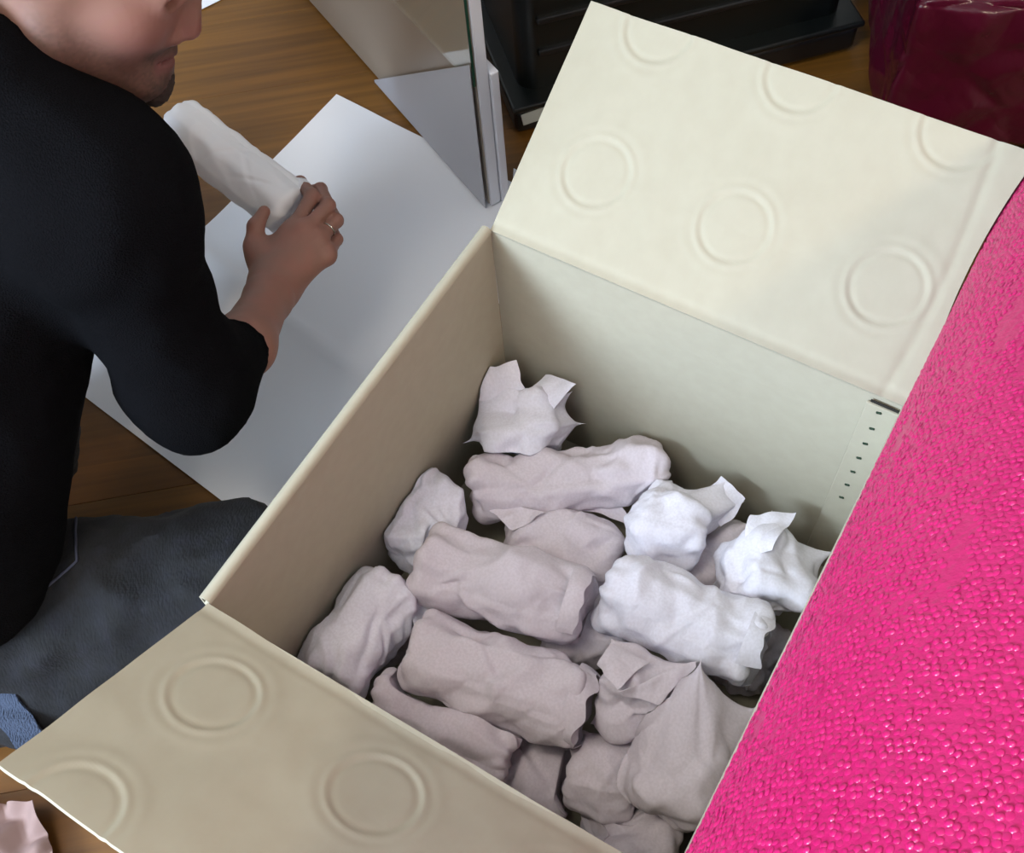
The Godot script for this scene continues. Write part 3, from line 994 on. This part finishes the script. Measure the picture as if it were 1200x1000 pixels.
# ======================================================= dark case and wrapped parcel at the back
func build_background():
	var dk := mat(Color(0.055, 0.075, 0.075), 0.35)
	var dk2 := mat(Color(0.09, 0.095, 0.10), 0.3)
	# case: front face from (0.03, -1.36) to (0.6, -1.47)
	var turn := atan2(0.107, 0.57)
	var t := thing("plastic_case", "black plastic storage case with ribbed front and a pale sticker behind the box", "case", Vector3(0.318, 0.0, -1.60), turn)
	part("body", rbox(Vector3(0.56, 0.46, 0.36), 0.03, 4), dk, t, Transform3D(Basis.IDENTITY, Vector3(0, 0.262, 0)))
	part("base_tray", rbox(Vector3(0.60, 0.05, 0.42), 0.012, 3), dk2, t, Transform3D(Basis.IDENTITY, Vector3(0, 0.03, 0)))
	part("tray_lip", rbox(Vector3(0.61, 0.012, 0.43), 0.005, 2), dk, t, Transform3D(Basis.IDENTITY, Vector3(0, 0.06, 0)))
	for k in 5:
		part("rib", rbox(Vector3(0.50, 0.012, 0.012), 0.004, 2), dk2, t, Transform3D(Basis.IDENTITY, Vector3(0, 0.14 + 0.06 * k, 0.182)))
	for s in [-1, 1]:
		part("latch", rbox(Vector3(0.05, 0.07, 0.02), 0.006, 2), dk2, t, Transform3D(Basis.IDENTITY, Vector3(0.17 * s, 0.43, 0.185)))
		part("foot", rbox(Vector3(0.06, 0.012, 0.3), 0.004, 2), dk2, t, Transform3D(Basis.IDENTITY, Vector3(0.22 * s, 0.006, 0)))
	var wh := mat(Color(0.72, 0.74, 0.72), 0.5)
	part("sticker", rbox(Vector3(0.055, 0.024, 0.002), 0.0009, 2), wh, t, Transform3D(Basis(Vector3(0, 0, 1), 0.12), Vector3(-0.262, 0.040, 0.2108)))
	# parcel in pink film, its shade put into the darker colour
	var pt := thing("wrapped_parcel", "pink parcel with painted shade, wrapped in crinkled plastic film at the back right", "parcel", Vector3(0.995, 0.0, -1.375), -0.21)
	var nz := noise(222, 11.0, FastNoiseLite.TYPE_CELLULAR, 1)
	nz.cellular_return_type = FastNoiseLite.RETURN_DISTANCE2_SUB
	part("film", lumpy(Vector3(0.70, 0.30, 0.50), 0.03, nz, 0.02), shaded_pink_mat, pt, Transform3D(Basis.IDENTITY, Vector3(0, 0.156, 0)))

func lumpy(size: Vector3, r: float, nz: FastNoiseLite, amp: float) -> ArrayMesh:
	var h := size / 2
	var inner := h - Vector3.ONE * r
	var v := PackedVector3Array()
	var idx := PackedInt32Array()
	var n := 70
	for face in 6:
		var ax := face / 2
		var sg := 1.0 if face % 2 == 0 else -1.0
		var u := (ax + 1) % 3
		var w := (ax + 2) % 3
		var base := v.size()
		for j in n + 1:
			for i in n + 1:
				var q := Vector3.ZERO
				q[ax] = sg * h[ax]
				q[u] = h[u] * (2.0 * i / n - 1.0)
				q[w] = h[w] * (2.0 * j / n - 1.0)
				var cl := Vector3(clampf(q.x, -inner.x, inner.x), clampf(q.y, -inner.y, inner.y), clampf(q.z, -inner.z, inner.z))
				var d := (q - cl).normalized()
				v.append(cl + d * r + d * amp * nz.get_noise_3dv(cl + d * r))
		for j in n:
			for i in n:
				var a := base + j * (n + 1) + i
				if sg > 0:
					idx.append_array([a, a + n + 1, a + 1, a + 1, a + n + 1, a + n + 2])
				else:
					idx.append_array([a, a + 1, a + n + 1, a + 1, a + n + 2, a + n + 1])
	return mesh_of(v, idx)

# ======================================================= signed distance fields and surface nets
func cap(a: Vector3, b: Vector3, ra: float, rb: float) -> Array:
	return [0, a, b - a, 1.0 / maxf((b - a).length_squared(), 1e-9), ra, rb - ra]

func ell(c: Vector3, r: Vector3, bs := Basis.IDENTITY) -> Array:
	return [1, c, bs.inverse(), r]

func one(s: Array, p: Vector3) -> float:
	if s[0] == 0:
		var pa: Vector3 = p - s[1]
		var h: float = clampf(pa.dot(s[2]) * s[3], 0.0, 1.0)
		return (pa - s[2] * h).length() - s[4] - s[5] * h
	var q: Vector3 = s[2] * (p - s[1])
	var r: Vector3 = s[3]
	var k0 := (q / r).length()
	var k1 := (q / (r * r)).length()
	return k0 * (k0 - 1.0) / maxf(k1, 1e-6)

func field(shapes: Array, k: float, p: Vector3) -> float:
	var d := 1e3
	for s in shapes:
		var e := one(s, p)
		var h := maxf(k - absf(d - e), 0.0)
		d = minf(d, e) - h * h * 0.25 / k
	return d

func nets(shapes: Array, k: float, cell: float, post: Callable, colorf = null) -> ArrayMesh:
	var lo := Vector3.ONE * 1e3
	var hi := -lo
	for s in shapes:
		if s[0] == 0:
			var r: float = maxf(s[4], s[4] + s[5])
			for e in [s[1], s[1] + s[2]]:
				lo = lo.min(e - Vector3.ONE * r)
				hi = hi.max(e + Vector3.ONE * r)
		else:
			var r: float = maxf(s[3].x, maxf(s[3].y, s[3].z))
			lo = lo.min(s[1] - Vector3.ONE * r)
			hi = hi.max(s[1] + Vector3.ONE * r)
	lo -= Vector3.ONE * (cell * 3 + k * 0.3)
	hi += Vector3.ONE * (cell * 3 + k * 0.3)
	var B := 5
	var nb := Vector3i((hi - lo) / (cell * B)) + Vector3i.ONE
	var nx := nb.x * B + 1
	var ny := nb.y * B + 1
	var nz := nb.z * B + 1
	var val := PackedFloat32Array()
	val.resize(nx * ny * nz)
	val.fill(9.0)
	var active := []
	var reach := cell * B * 0.87 * 1.5 + 0.006
	for bz in nb.z:
		for by in nb.y:
			for bx in nb.x:
				var c := lo + (Vector3(bx, by, bz) + Vector3.ONE * 0.5) * cell * B
				var d := field(shapes, k, c)
				if absf(d) < reach:
					active.append(Vector3i(bx, by, bz))
				elif d < 0:
					for z in B + 1:
						for y in B + 1:
							for x in B + 1:
								var ii := (bx * B + x) + nx * ((by * B + y) + ny * (bz * B + z))
								if val[ii] == 9.0:
									val[ii] = -1.0
	for a in active:
		# only the shapes near this block count
		var c: Vector3 = lo + (Vector3(a) + Vector3.ONE * 0.5) * cell * B
		var near := []
		for s in shapes:
			if one(s, c) < cell * B * 1.7 + k * 1.2 + 0.01:
				near.append(s)
		if near.is_empty():
			continue
		for z in B + 1:
			for y in B + 1:
				for x in B + 1:
					var ii: int = (a.x * B + x) + nx * ((a.y * B + y) + ny * (a.z * B + z))
					var p := lo + Vector3(a.x * B + x, a.y * B + y, a.z * B + z) * cell
					val[ii] = post.call(p, field(near, k, p))
	var vid := {}
	var verts := PackedVector3Array()
	var cols := PackedColorArray()
	var idx := PackedInt32Array()
	var off := [0, 1, nx, nx + 1, nx * ny, nx * ny + 1, nx * ny + nx, nx * ny + nx + 1]
	var cor := [Vector3(0, 0, 0), Vector3(1, 0, 0), Vector3(0, 1, 0), Vector3(1, 1, 0), Vector3(0, 0, 1), Vector3(1, 0, 1), Vector3(0, 1, 1), Vector3(1, 1, 1)]
	var edges := [[0, 1], [2, 3], [4, 5], [6, 7], [0, 2], [1, 3], [4, 6], [5, 7], [0, 4], [1, 5], [2, 6], [3, 7]]
	for a in active:
		for z in B:
			for y in B:
				for x in B:
					var i0: int = (a.x * B + x) + nx * ((a.y * B + y) + ny * (a.z * B + z))
					var neg := 0
					for o in off:
						if val[i0 + o] < 0:
							neg += 1
					if neg == 0 or neg == 8:
						continue
					var sum := Vector3.ZERO
					var cnt := 0
					for e in edges:
						var va := val[i0 + off[e[0]]]
						var vb := val[i0 + off[e[1]]]
						if (va < 0) != (vb < 0):
							sum += cor[e[0]].lerp(cor[e[1]], va / (va - vb))
							cnt += 1
					vid[i0] = verts.size()
					var p := lo + (Vector3(a.x * B + x, a.y * B + y, a.z * B + z) + sum / cnt) * cell
					verts.append(p)
					if colorf != null:
						cols.append(colorf.call(p))
	var st := [1, nx, nx * ny]
	for i0 in vid:
		var v0 := val[i0]
		for ax in 3:
			var v1 := val[i0 + st[ax]]
			if (v0 < 0) == (v1 < 0):
				continue
			var s1: int = st[(ax + 1) % 3]
			var s2: int = st[(ax + 2) % 3]
			if not (vid.has(i0 - s1) and vid.has(i0 - s2) and vid.has(i0 - s1 - s2)):
				continue
			var qa: int = vid[i0]
			var qb: int = vid[i0 - s1]
			var qc: int = vid[i0 - s1 - s2]
			var qd: int = vid[i0 - s2]
			if v0 < 0:
				idx.append_array([qa, qd, qc, qa, qc, qb])
			else:
				idx.append_array([qa, qb, qc, qa, qc, qd])
	return mesh_of(verts, idx, PackedVector2Array(), cols)

# join meshes with vertex colours into one
func joined(list: Array) -> ArrayMesh:
	var st := SurfaceTool.new()
	st.begin(Mesh.PRIMITIVE_TRIANGLES)
	for m in list:
		st.append_from(m, 0, Transform3D.IDENTITY)
	return st.commit()

# ======================================================= the man
func build_person():
	var o := Vector3(-0.62, 0, -0.62)
	var man := thing("person", "kneeling man in black sweater and dark jeans wrapping a bundle beside the box", "person", o)
	var wrap := Transform3D(Basis.IDENTITY, -o)
	# --- joints
	var elbow := Vector3(-0.3478, 0.33, -0.6903)
	var cuff := Vector3(-0.301, 0.29, -0.7688)
	var wrist := Vector3(-0.28, 0.23, -0.9004)
	var sh_r := Vector3(-0.3614, 0.58, -0.7483)
	var sh_l := Vector3(-0.53, 0.60, -1.10)
	var chest := Vector3(-0.53, 0.50, -0.87)
	var pelvis := Vector3(-0.79, 0.22, -0.62)
	var neck := Vector3(-0.44, 0.645, -0.92)
	var head := Transform3D(Basis(Vector3(0.829, -0.5112, 0.2267) * 1.08, Vector3(0.5372, 0.8406, -0.0689) * 1.08, Vector3(-0.1554, 0.1789, 0.9715) * 1.08), Vector3(-0.3175, 0.7498, -0.8916))
	var none := func(_p: Vector3, d: float) -> float: return d
	var skin := lin(Color(0.50, 0.36, 0.31))
	var skin_arm := lin(Color(0.55, 0.40, 0.35))
	# --- head (local frame: x forward, y up, z to his right)
	var hs := [
		ell(Vector3(-0.015, 0.03, 0), Vector3(0.098, 0.085, 0.077)),
		ell(Vector3(0.032, -0.045, 0), Vector3(0.056, 0.075, 0.056)),
		cap(Vector3(0.0, -0.078, 0.046), Vector3(0.066, -0.104, 0.012), 0.018, 0.016),
		cap(Vector3(0.0, -0.078, -0.046), Vector3(0.066, -0.104, -0.012), 0.018, 0.016),
		cap(Vector3(-0.005, -0.02, 0.056), Vector3(0.0, -0.078, 0.048), 0.016, 0.017),
		cap(Vector3(-0.005, -0.02, -0.056), Vector3(0.0, -0.078, -0.048), 0.016, 0.017),
		ell(Vector3(0.074, -0.103, 0), Vector3(0.017, 0.015, 0.02)),
		ell(Vector3(0.05, -0.028, 0.034), Vector3(0.026, 0.022, 0.024)),
		ell(Vector3(0.05, -0.028, -0.034), Vector3(0.026, 0.022, 0.024)),
		cap(Vector3(0.076, 0.018, 0.034), Vector3(0.083, 0.018, 0), 0.011, 0.011),
		cap(Vector3(0.076, 0.018, -0.034), Vector3(0.083, 0.018, 0), 0.011, 0.011),
		cap(Vector3(-0.03, -0.06, 0), head.affine_inverse() * neck, 0.054, 0.062),
	]
	var hs2 := [
		cap(Vector3(0.083, 0.014, 0), Vector3(0.0955, -0.040, 0), 0.008, 0.0112),
		ell(Vector3(0.085, -0.047, 0.0125), Vector3(0.0105, 0.008, 0.0075)),
		ell(Vector3(0.085, -0.047, -0.0125), Vector3(0.0105, 0.008, 0.0075)),
		cap(Vector3(0.085, -0.070, 0.0), Vector3(0.070, -0.074, 0.02), 0.007, 0.004),
		cap(Vector3(0.085, -0.070, 0.0), Vector3(0.070, -0.074, -0.02), 0.007, 0.004),
		cap(Vector3(0.083, -0.0845, 0.0), Vector3(0.069, -0.081, 0.02), 0.0075, 0.004),
		cap(Vector3(0.083, -0.0845, 0.0), Vector3(0.069, -0.081, -0.02), 0.0075, 0.004),
		ell(Vector3(0.072, 0.002, 0.032), Vector3(0.0145, 0.0125, 0.0145)), ell(Vector3(0.072, 0.002, -0.032), Vector3(0.0145, 0.0125, 0.0145)),
		ell(Vector3(-0.022, 0.008, 0.077), Vector3(0.019, 0.031, 0.009), Basis(Vector3.UP, -0.35)),
		ell(Vector3(-0.022, 0.008, -0.077), Vector3(0.019, 0.031, 0.009), Basis(Vector3.UP, 0.35)),
	]
	var cuts := [
		cap(Vector3(0.094, -0.077, 0), Vector3(0.071, -0.0778, 0.026), 0.0022, 0.0016),
		cap(Vector3(0.094, -0.077, 0), Vector3(0.071, -0.0778, -0.026), 0.0022, 0.0016),
		ell(Vector3(0.084, 0.003, 0.032), Vector3(0.012, 0.01, 0.016)),
		ell(Vector3(0.084, 0.003, -0.032), Vector3(0.012, 0.01, 0.016)),
		ell(Vector3(0.091, -0.054, 0.0065), Vector3(0.005, 0.004, 0.003)),
		ell(Vector3(0.091, -0.054, -0.0065), Vector3(0.005, 0.004, 0.003)),
		ell(Vector3(-0.018, 0.008, 0.087), Vector3(0.011, 0.02, 0.006), Basis(Vector3.UP, -0.35)),
	]
	var head_post := func(p: Vector3, d: float) -> float:
		var e := field(hs2, 0.008, p)
		var h := maxf(0.009 - absf(d - e), 0.0)
		d = minf(d, e) - h * h * 0.25 / 0.009
		for c in cuts:
			var x: float = -one(c, p)
			h = maxf(0.004 - absf(d - x), 0.0)
			d = maxf(d, x) + h * h * 0.25 / 0.004
		return d
	var spk := noise(401, 160.0, FastNoiseLite.TYPE_SIMPLEX, 2)
	var head_col := func(p: Vector3) -> Color:
		var c := skin
		# warm cheeks and nose
		var red := exp(-((p - Vector3(0.06, -0.035, 0.035)) / 0.028).length_squared()) + 0.8 * exp(-((p - Vector3(0.1, -0.040, 0)) / 0.016).length_squared())
		c = c.lerp(lin(Color(0.49, 0.27, 0.245)), clampf(red * 0.75, 0, 0.75))
		# stubble over jaw, chin and upper lip, sparser on the cheek
		var jaw := smoothstep(-0.025, -0.072, p.y + (p.x - 0.03) * 0.25) * smoothstep(-0.03, 0.0, p.x)
		var lipz := exp(-pow((p.y + 0.063) / 0.008, 2)) * smoothstep(0.07, 0.08, p.x)
		var chinz := exp(-((p - Vector3(0.085, -0.105, 0)) / 0.022).length_squared())
		var st := clampf(jaw * 0.6 + lipz * 0.9 + chinz * 1.0, 0, 1) * (0.85 + 0.35 * spk.get_noise_3dv(p * 2.2))
		c = c.lerp(lin(Color(0.20, 0.15, 0.12)), clampf(st, 0, 0.9))
		# lips
		var lp := exp(-pow((p.y + 0.0775) / 0.0085, 2)) * smoothstep(0.071, 0.077, p.x) * smoothstep(0.026, 0.02, absf(p.z))
		return c.lerp(lin(Color(0.42, 0.25, 0.235)), clampf(lp, 0, 0.9))
	var head_mesh := nets(hs, 0.03, 0.003, head_post, head_col)
	head_mesh = moved(head_mesh, head)
	# --- right forearm and hand
	var i0 := Vector3(-0.2555, 0.243, -0.9745)
	var m0 := Vector3(-0.2389, 0.248, -0.9675)
	var r0 := Vector3(-0.2230, 0.240, -0.9580)
	var p0 := Vector3(-0.2130, 0.226, -0.9430)
	var arm := [
		cap(elbow, cuff, 0.034, 0.035), cap(cuff, wrist.lerp(cuff, 0.15), 0.035, 0.027), cap(wrist.lerp(cuff, 0.2), wrist, 0.027, 0.026),
		cap(wrist, i0, 0.022, 0.0125), cap(wrist, m0, 0.022, 0.0125), cap(wrist, r0, 0.022, 0.012), cap(wrist, p0, 0.021, 0.011),
		cap(wrist, Vector3(-0.292, 0.236, -0.935), 0.02, 0.017), cap(Vector3(-0.301, 0.236, -0.948), i0.lerp(m0, 0.5) + Vector3(-0.006, -0.008, 0), 0.013, 0.012),
		cap(Vector3(-0.285, 0.225, -0.96), Vector3(-0.235, 0.215, -0.985), 0.012, 0.011),
	]
	var chains := [
		[i0, Vector3(-0.2278, 0.245, -1.031), Vector3(-0.2482, 0.225, -1.077), Vector3(-0.2722, 0.203, -1.1004)],
		[m0, Vector3(-0.2076, 0.243, -1.013), Vector3(-0.2226, 0.215, -1.0702), Vector3(-0.2501, 0.188, -1.0957)],
		[r0, Vector3(-0.1999, 0.228, -0.9994), Vector3(-0.2155, 0.199, -1.055), Vector3(-0.2427, 0.175, -1.0814)],
		[p0, Vector3(-0.2035, 0.210, -0.9827), Vector3(-0.2132, 0.188, -1.0247), Vector3(-0.2385, 0.168, -1.0513)],
		[Vector3(-0.292, 0.236, -0.935), Vector3(-0.3053, 0.243, -0.9597), Vector3(-0.3004, 0.252, -0.9832), Vector3(-0.2886, 0.256, -1.0036)],
	]
	var fr := [[0.0105, 0.0095, 0.0085, 0.007], [0.0105, 0.0095, 0.0085, 0.007], [0.010, 0.009, 0.008, 0.0068], [0.009, 0.008, 0.007, 0.006], [0.0155, 0.012, 0.0105, 0.008]]
	var fingers := []
	for c in 5:
		for s in 3:
			fingers.append([cap(chains[c][s], chains[c][s + 1], fr[c][s], fr[c][s + 1]), c])
	var all_arm := arm.duplicate()
	for f in fingers:
		all_arm.append(f[0])
	# fingers join the palm smoothly but stay apart from one another
	var arm_post := func(p: Vector3, _d: float) -> float:
		var d := field(arm, 0.02, p)
		var best := d
		for c in 5:
			var e := 1e3
			for s in 3:
				var x := one(fingers[c * 3 + s][0], p)
				var hh := maxf(0.006 - absf(e - x), 0.0)
				e = minf(e, x) - hh * hh * 0.25 / 0.006
			var h := maxf(0.012 - absf(d - e), 0.0)
			best = minf(best, minf(d, e) - h * h * 0.25 / 0.012)
		return best
	var arm_col := func(p: Vector3) -> Color:
		return skin_arm.lerp(lin(Color(0.60, 0.39, 0.345)), clampf(0.5 + spk.get_noise_3dv(p * 0.2), 0, 1) * 0.5)
	var arm_mesh := nets(all_arm, 0.012, 0.003, arm_post, arm_col)
	# --- the rest of the body, under the clothes
	var hip_r := Vector3(-0.70, 0.17, -0.52)
	var hip_l := Vector3(-0.80, 0.17, -0.70)
	var knee_r := Vector3(-0.335, 0.145, -0.548)
	var knee_l := Vector3(-0.625, 0.19, -0.735)
	var ank_r := Vector3(-0.585, 0.085, -0.44)
	var ank_l := Vector3(-0.95, 0.075, -0.72)
	var el_l := Vector3(-0.78, 0.38, -1.16)
	var wr_l := Vector3(-0.72, 0.21, -0.98)
	var body := [
		cap(pelvis, chest, 0.115, 0.125), cap(chest, neck, 0.09, 0.05), cap(sh_r, sh_l, 0.05, 0.05), cap(sh_r, elbow, 0.045, 0.036), cap(elbow, cuff, 0.036, 0.034),
		cap(sh_l, el_l, 0.045, 0.036), cap(el_l, wr_l, 0.035, 0.024), cap(wr_l, Vector3(-0.69, 0.17, -0.92), 0.028, 0.02),
		cap(hip_r, knee_r, 0.068, 0.05), cap(hip_l, knee_l, 0.068, 0.05), cap(knee_r, ank_r, 0.045, 0.032), cap(knee_l, ank_l, 0.045, 0.032),
		cap(ank_r, Vector3(-0.74, 0.035, -0.42), 0.03, 0.026), cap(ank_l, Vector3(-1.05, 0.035, -0.72), 0.03, 0.026),
	]
	var plain := func(_p: Vector3) -> Color: return skin_arm
	var body_mesh := nets(body, 0.05, 0.014, none, plain)
	part("body", joined([body_mesh, head_mesh, arm_mesh]), skin_mat, man, wrap)
	# --- hair, beard, eye
	var hair_m := mat(Color(0.17, 0.12, 0.095), 0.85)
	var hn := noise(411, 120.0, FastNoiseLite.TYPE_SIMPLEX, 2)
	var hair := nets([ell(Vector3(-0.022, 0.042, 0), Vector3(0.103, 0.088, 0.083)), cap(Vector3(-0.06, 0.0, 0.05), Vector3(-0.06, 0.0, -0.05), 0.04, 0.04)], 0.02, 0.004,
		func(p: Vector3, d: float) -> float: return maxf(d + 0.003 * hn.get_noise_3dv(p), maxf(0.0, (p.x - 0.045) * 0.7 - (p.y - 0.055) * 0.8) if p.x > 0.0 else (-0.045 - p.y) * 1.0))
	part("hair", hair, hair_m, man, wrap * head)
	var beard := nets([ell(Vector3(0.086, -0.112, 0), Vector3(0.015, 0.019, 0.021)), ell(Vector3(0.087, -0.097, 0), Vector3(0.009, 0.009, 0.012))], 0.01, 0.002,
		func(p: Vector3, d: float) -> float: return d + 0.002 * hn.get_noise_3dv(p * 2.0))
	part("beard", beard, hair_m, man, wrap * head)
	for k in [-1.0, 1.0]:
		part("eyebrow", tube([Vector3(0.087, 0.022, 0.014 * k), Vector3(0.086, 0.026, 0.03 * k), Vector3(0.074, 0.022, 0.047 * k)], [0.003, 0.004, 0.002], 8), hair_m, man, wrap * head)
	# ring on the middle finger
	var rg := TorusMesh.new()
	rg.inner_radius = 0.0088
	rg.outer_radius = 0.0112
	rg.rings = 24
	rg.ring_segments = 10
	var fd: Vector3 = (chains[1][1] - chains[1][0]).normalized()
	var rb := Basis(fd.cross(Vector3.RIGHT).normalized(), fd, fd.cross(Vector3.RIGHT).normalized().cross(fd))
	part("ring", rg, mat(Color(0.75, 0.74, 0.7), 0.2, 1.0), man, wrap * Transform3D(rb, chains[2][0].lerp(chains[2][1], 0.55)))
	# --- black sweater
	var wn := noise(421, 11.0, FastNoiseLite.TYPE_SIMPLEX_SMOOTH, 2)
	var back := Vector3(-0.4585, 0.655, -0.8212)
	var sweater := [
		cap(pelvis + Vector3(0.02, 0.05, 0), chest, 0.17, 0.165), cap(chest, neck + Vector3(-0.03, -0.06, 0), 0.12, 0.07), cap(back, sh_l, 0.08, 0.078),
		cap(sh_r, back, 0.076, 0.085), cap(chest + Vector3(0.03, 0, 0.03), sh_r, 0.12, 0.076), cap(chest, Vector3(-0.62, 0.29, -0.55), 0.13, 0.12),
		cap(sh_r, elbow, 0.076, 0.060), cap(elbow, cuff, 0.060, 0.040),
		cap(sh_l, el_l, 0.08, 0.064), cap(el_l, wr_l, 0.062, 0.045),
	]
	var cuff_n := (wrist - cuff).normalized()
	var neck_n := (head.origin - neck).normalized()
	var neck_axis := cap(neck, head.origin, 0.078, 0.078)
	var sweat := nets(sweater, 0.05, 0.011, func(p: Vector3, d: float) -> float:
		d += 0.006 * wn.get_noise_3dv(p)
		if p.distance_to(cuff) < 0.12:
			d = maxf(d, (p - cuff).dot(cuff_n) - 0.008)
		if one(neck_axis, p) < 0.0:
			d = maxf(d, (p - neck).dot(neck_n) - 0.012)
		return d)
	part("sweater", sweat, knit_mat, man, wrap)
	# --- jeans
	var dn := noise(431, 7.0, FastNoiseLite.TYPE_SIMPLEX_SMOOTH, 2)
	dn.fractal_type = FastNoiseLite.FRACTAL_RIDGED
	var jeans := [
		cap(pelvis, pelvis + Vector3(-0.02, 0.04, 0), 0.16, 0.15), cap(hip_r, knee_r, 0.098, 0.072), cap(hip_l, knee_l, 0.098, 0.08),
		cap(knee_r, ank_r, 0.068, 0.056), cap(knee_l, ank_l, 0.07, 0.056),
	]
	var jn := nets(jeans, 0.035, 0.010, func(p: Vector3, d: float) -> float:
		return maxf(d - 0.011 * dn.get_noise_3dv(Vector3(p.x * 1.0, p.y * 1.6, p.z * 1.6)), 0.012 - p.y))
	var jp := part("jeans", jn, denim_mat, man, wrap)
	# seams and pocket stitching raised on the right thigh
	var th := mat(Color(0.22, 0.23, 0.30), 0.9)
	var tn := (knee_r - hip_r).normalized()
	var on := func(t: float, a: float, extra: float) -> Vector3:
		var c := hip_r.lerp(knee_r, t)
		var side := tn.cross(Vector3.UP).normalized()
		var up := side.cross(tn)
		var dir := up * cos(a) + side * sin(a)
		var rr := 0.06
		while rr < 0.16 and field(jeans, 0.035, c + dir * rr) - 0.011 * dn.get_noise_3dv((c + dir * rr) * Vector3(1.0, 1.6, 1.6)) < 0.0:
			rr += 0.001
		return c + dir * (rr + extra)
	var runs := [[0.44, -0.9, 0.41, -0.1], [0.41, -0.1, 0.47, 0.25], [0.47, 0.25, 0.56, 0.0], [0.56, 0.0, 0.53, -0.8]]
	for r in runs:
		var pts := []
		for k in 9:
			pts.append(on.call(lerpf(r[0], r[2], k / 8.0), lerpf(r[1], r[3], k / 8.0), 0.0005))
		part("seam", tube(pts, [0.0016], 6), th, jp)
	var hem_m := mat(Color(0.21, 0.25, 0.33), 0.9)
	hem_m.normal_enabled = true
	hem_m.normal_texture = denim_mat.normal_texture
	triplanar(hem_m, 6.0)
	var hd := (ank_r - knee_r).normalized()
	var hr := hd.cross(Vector3.UP).normalized()
	var hem := func(p: float, q: float) -> Vector3:
		var a := p * TAU
		var rr := 0.068 + 0.003 * sin(a * 5.0) + 0.002 * sin(a * 11.0 + q * 6.0)
		return ank_r + hd * (q * 0.035 - 0.012) + (hr * cos(a) + hr.cross(hd) * sin(a)) * rr
	tag(part("hem", sheet(60, 6, hem, 0.003), hem_m, jp), "light blue worn hem", "")
	# shoes
	var shoe_m := mat(Color(0.1, 0.09, 0.09), 0.6)
	for a in [ank_r, ank_l]:
		var sm := nets([cap(a + Vector3(-0.03, -0.015, 0), a + Vector3(-0.16, -0.032, 0.01), 0.042, 0.036)], 0.02, 0.008, none)
		part("shoe", sm, shoe_m, man, wrap)
	# --- the bundle in his hand
	var bR := Vector3(-0.2632, 0.215, -1.036)
	var bL := Vector3(-0.417, 0.25, -1.191)
	var x := (bL - bR).normalized()
	bR -= x * 0.004
	var mid := (bR + bL) / 2
	var bt := thing("paper_bundle", "clean white paper roll held in the hand of the man in black", "bundle", Vector3(mid.x, mid.y - 0.036, mid.z))
	var s2 := x.cross(Vector3.UP).normalized()
	# the paper gives way under his fingers
	var bxf := bt.transform * Transform3D(Basis(x, s2.cross(x), s2), Vector3(0, 0.036, 0))
	var binv := bxf.affine_inverse()
	var held := func(p: Vector3) -> Vector3:
		var w := bxf * p
		if w.distance_to(bR) > 0.10:
			return p
		for k in 3:
			var d: float = arm_post.call(w, 0.0) - 0.0008
			if d >= 0.0:
				break
			var e := 0.001
			var g := Vector3(arm_post.call(w + Vector3(e, 0, 0), 0.0), arm_post.call(w + Vector3(0, e, 0), 0.0), arm_post.call(w + Vector3(0, 0, e), 0.0)) - Vector3.ONE * (d + 0.0008)
			w -= g.normalized() * d
		return binv * w
	part("wrapping", bundle_mesh((bL - bR).length(), 0.037, 1.0, 0.25, -0.003, 55, [], held), white_paper, bt, Transform3D(Basis(x, s2.cross(x), s2), Vector3(0, 0.036, 0)))

func moved(m: ArrayMesh, xf: Transform3D) -> ArrayMesh:
	var st := SurfaceTool.new()
	st.begin(Mesh.PRIMITIVE_TRIANGLES)
	st.append_from(m, 0, xf)
	return st.commit()
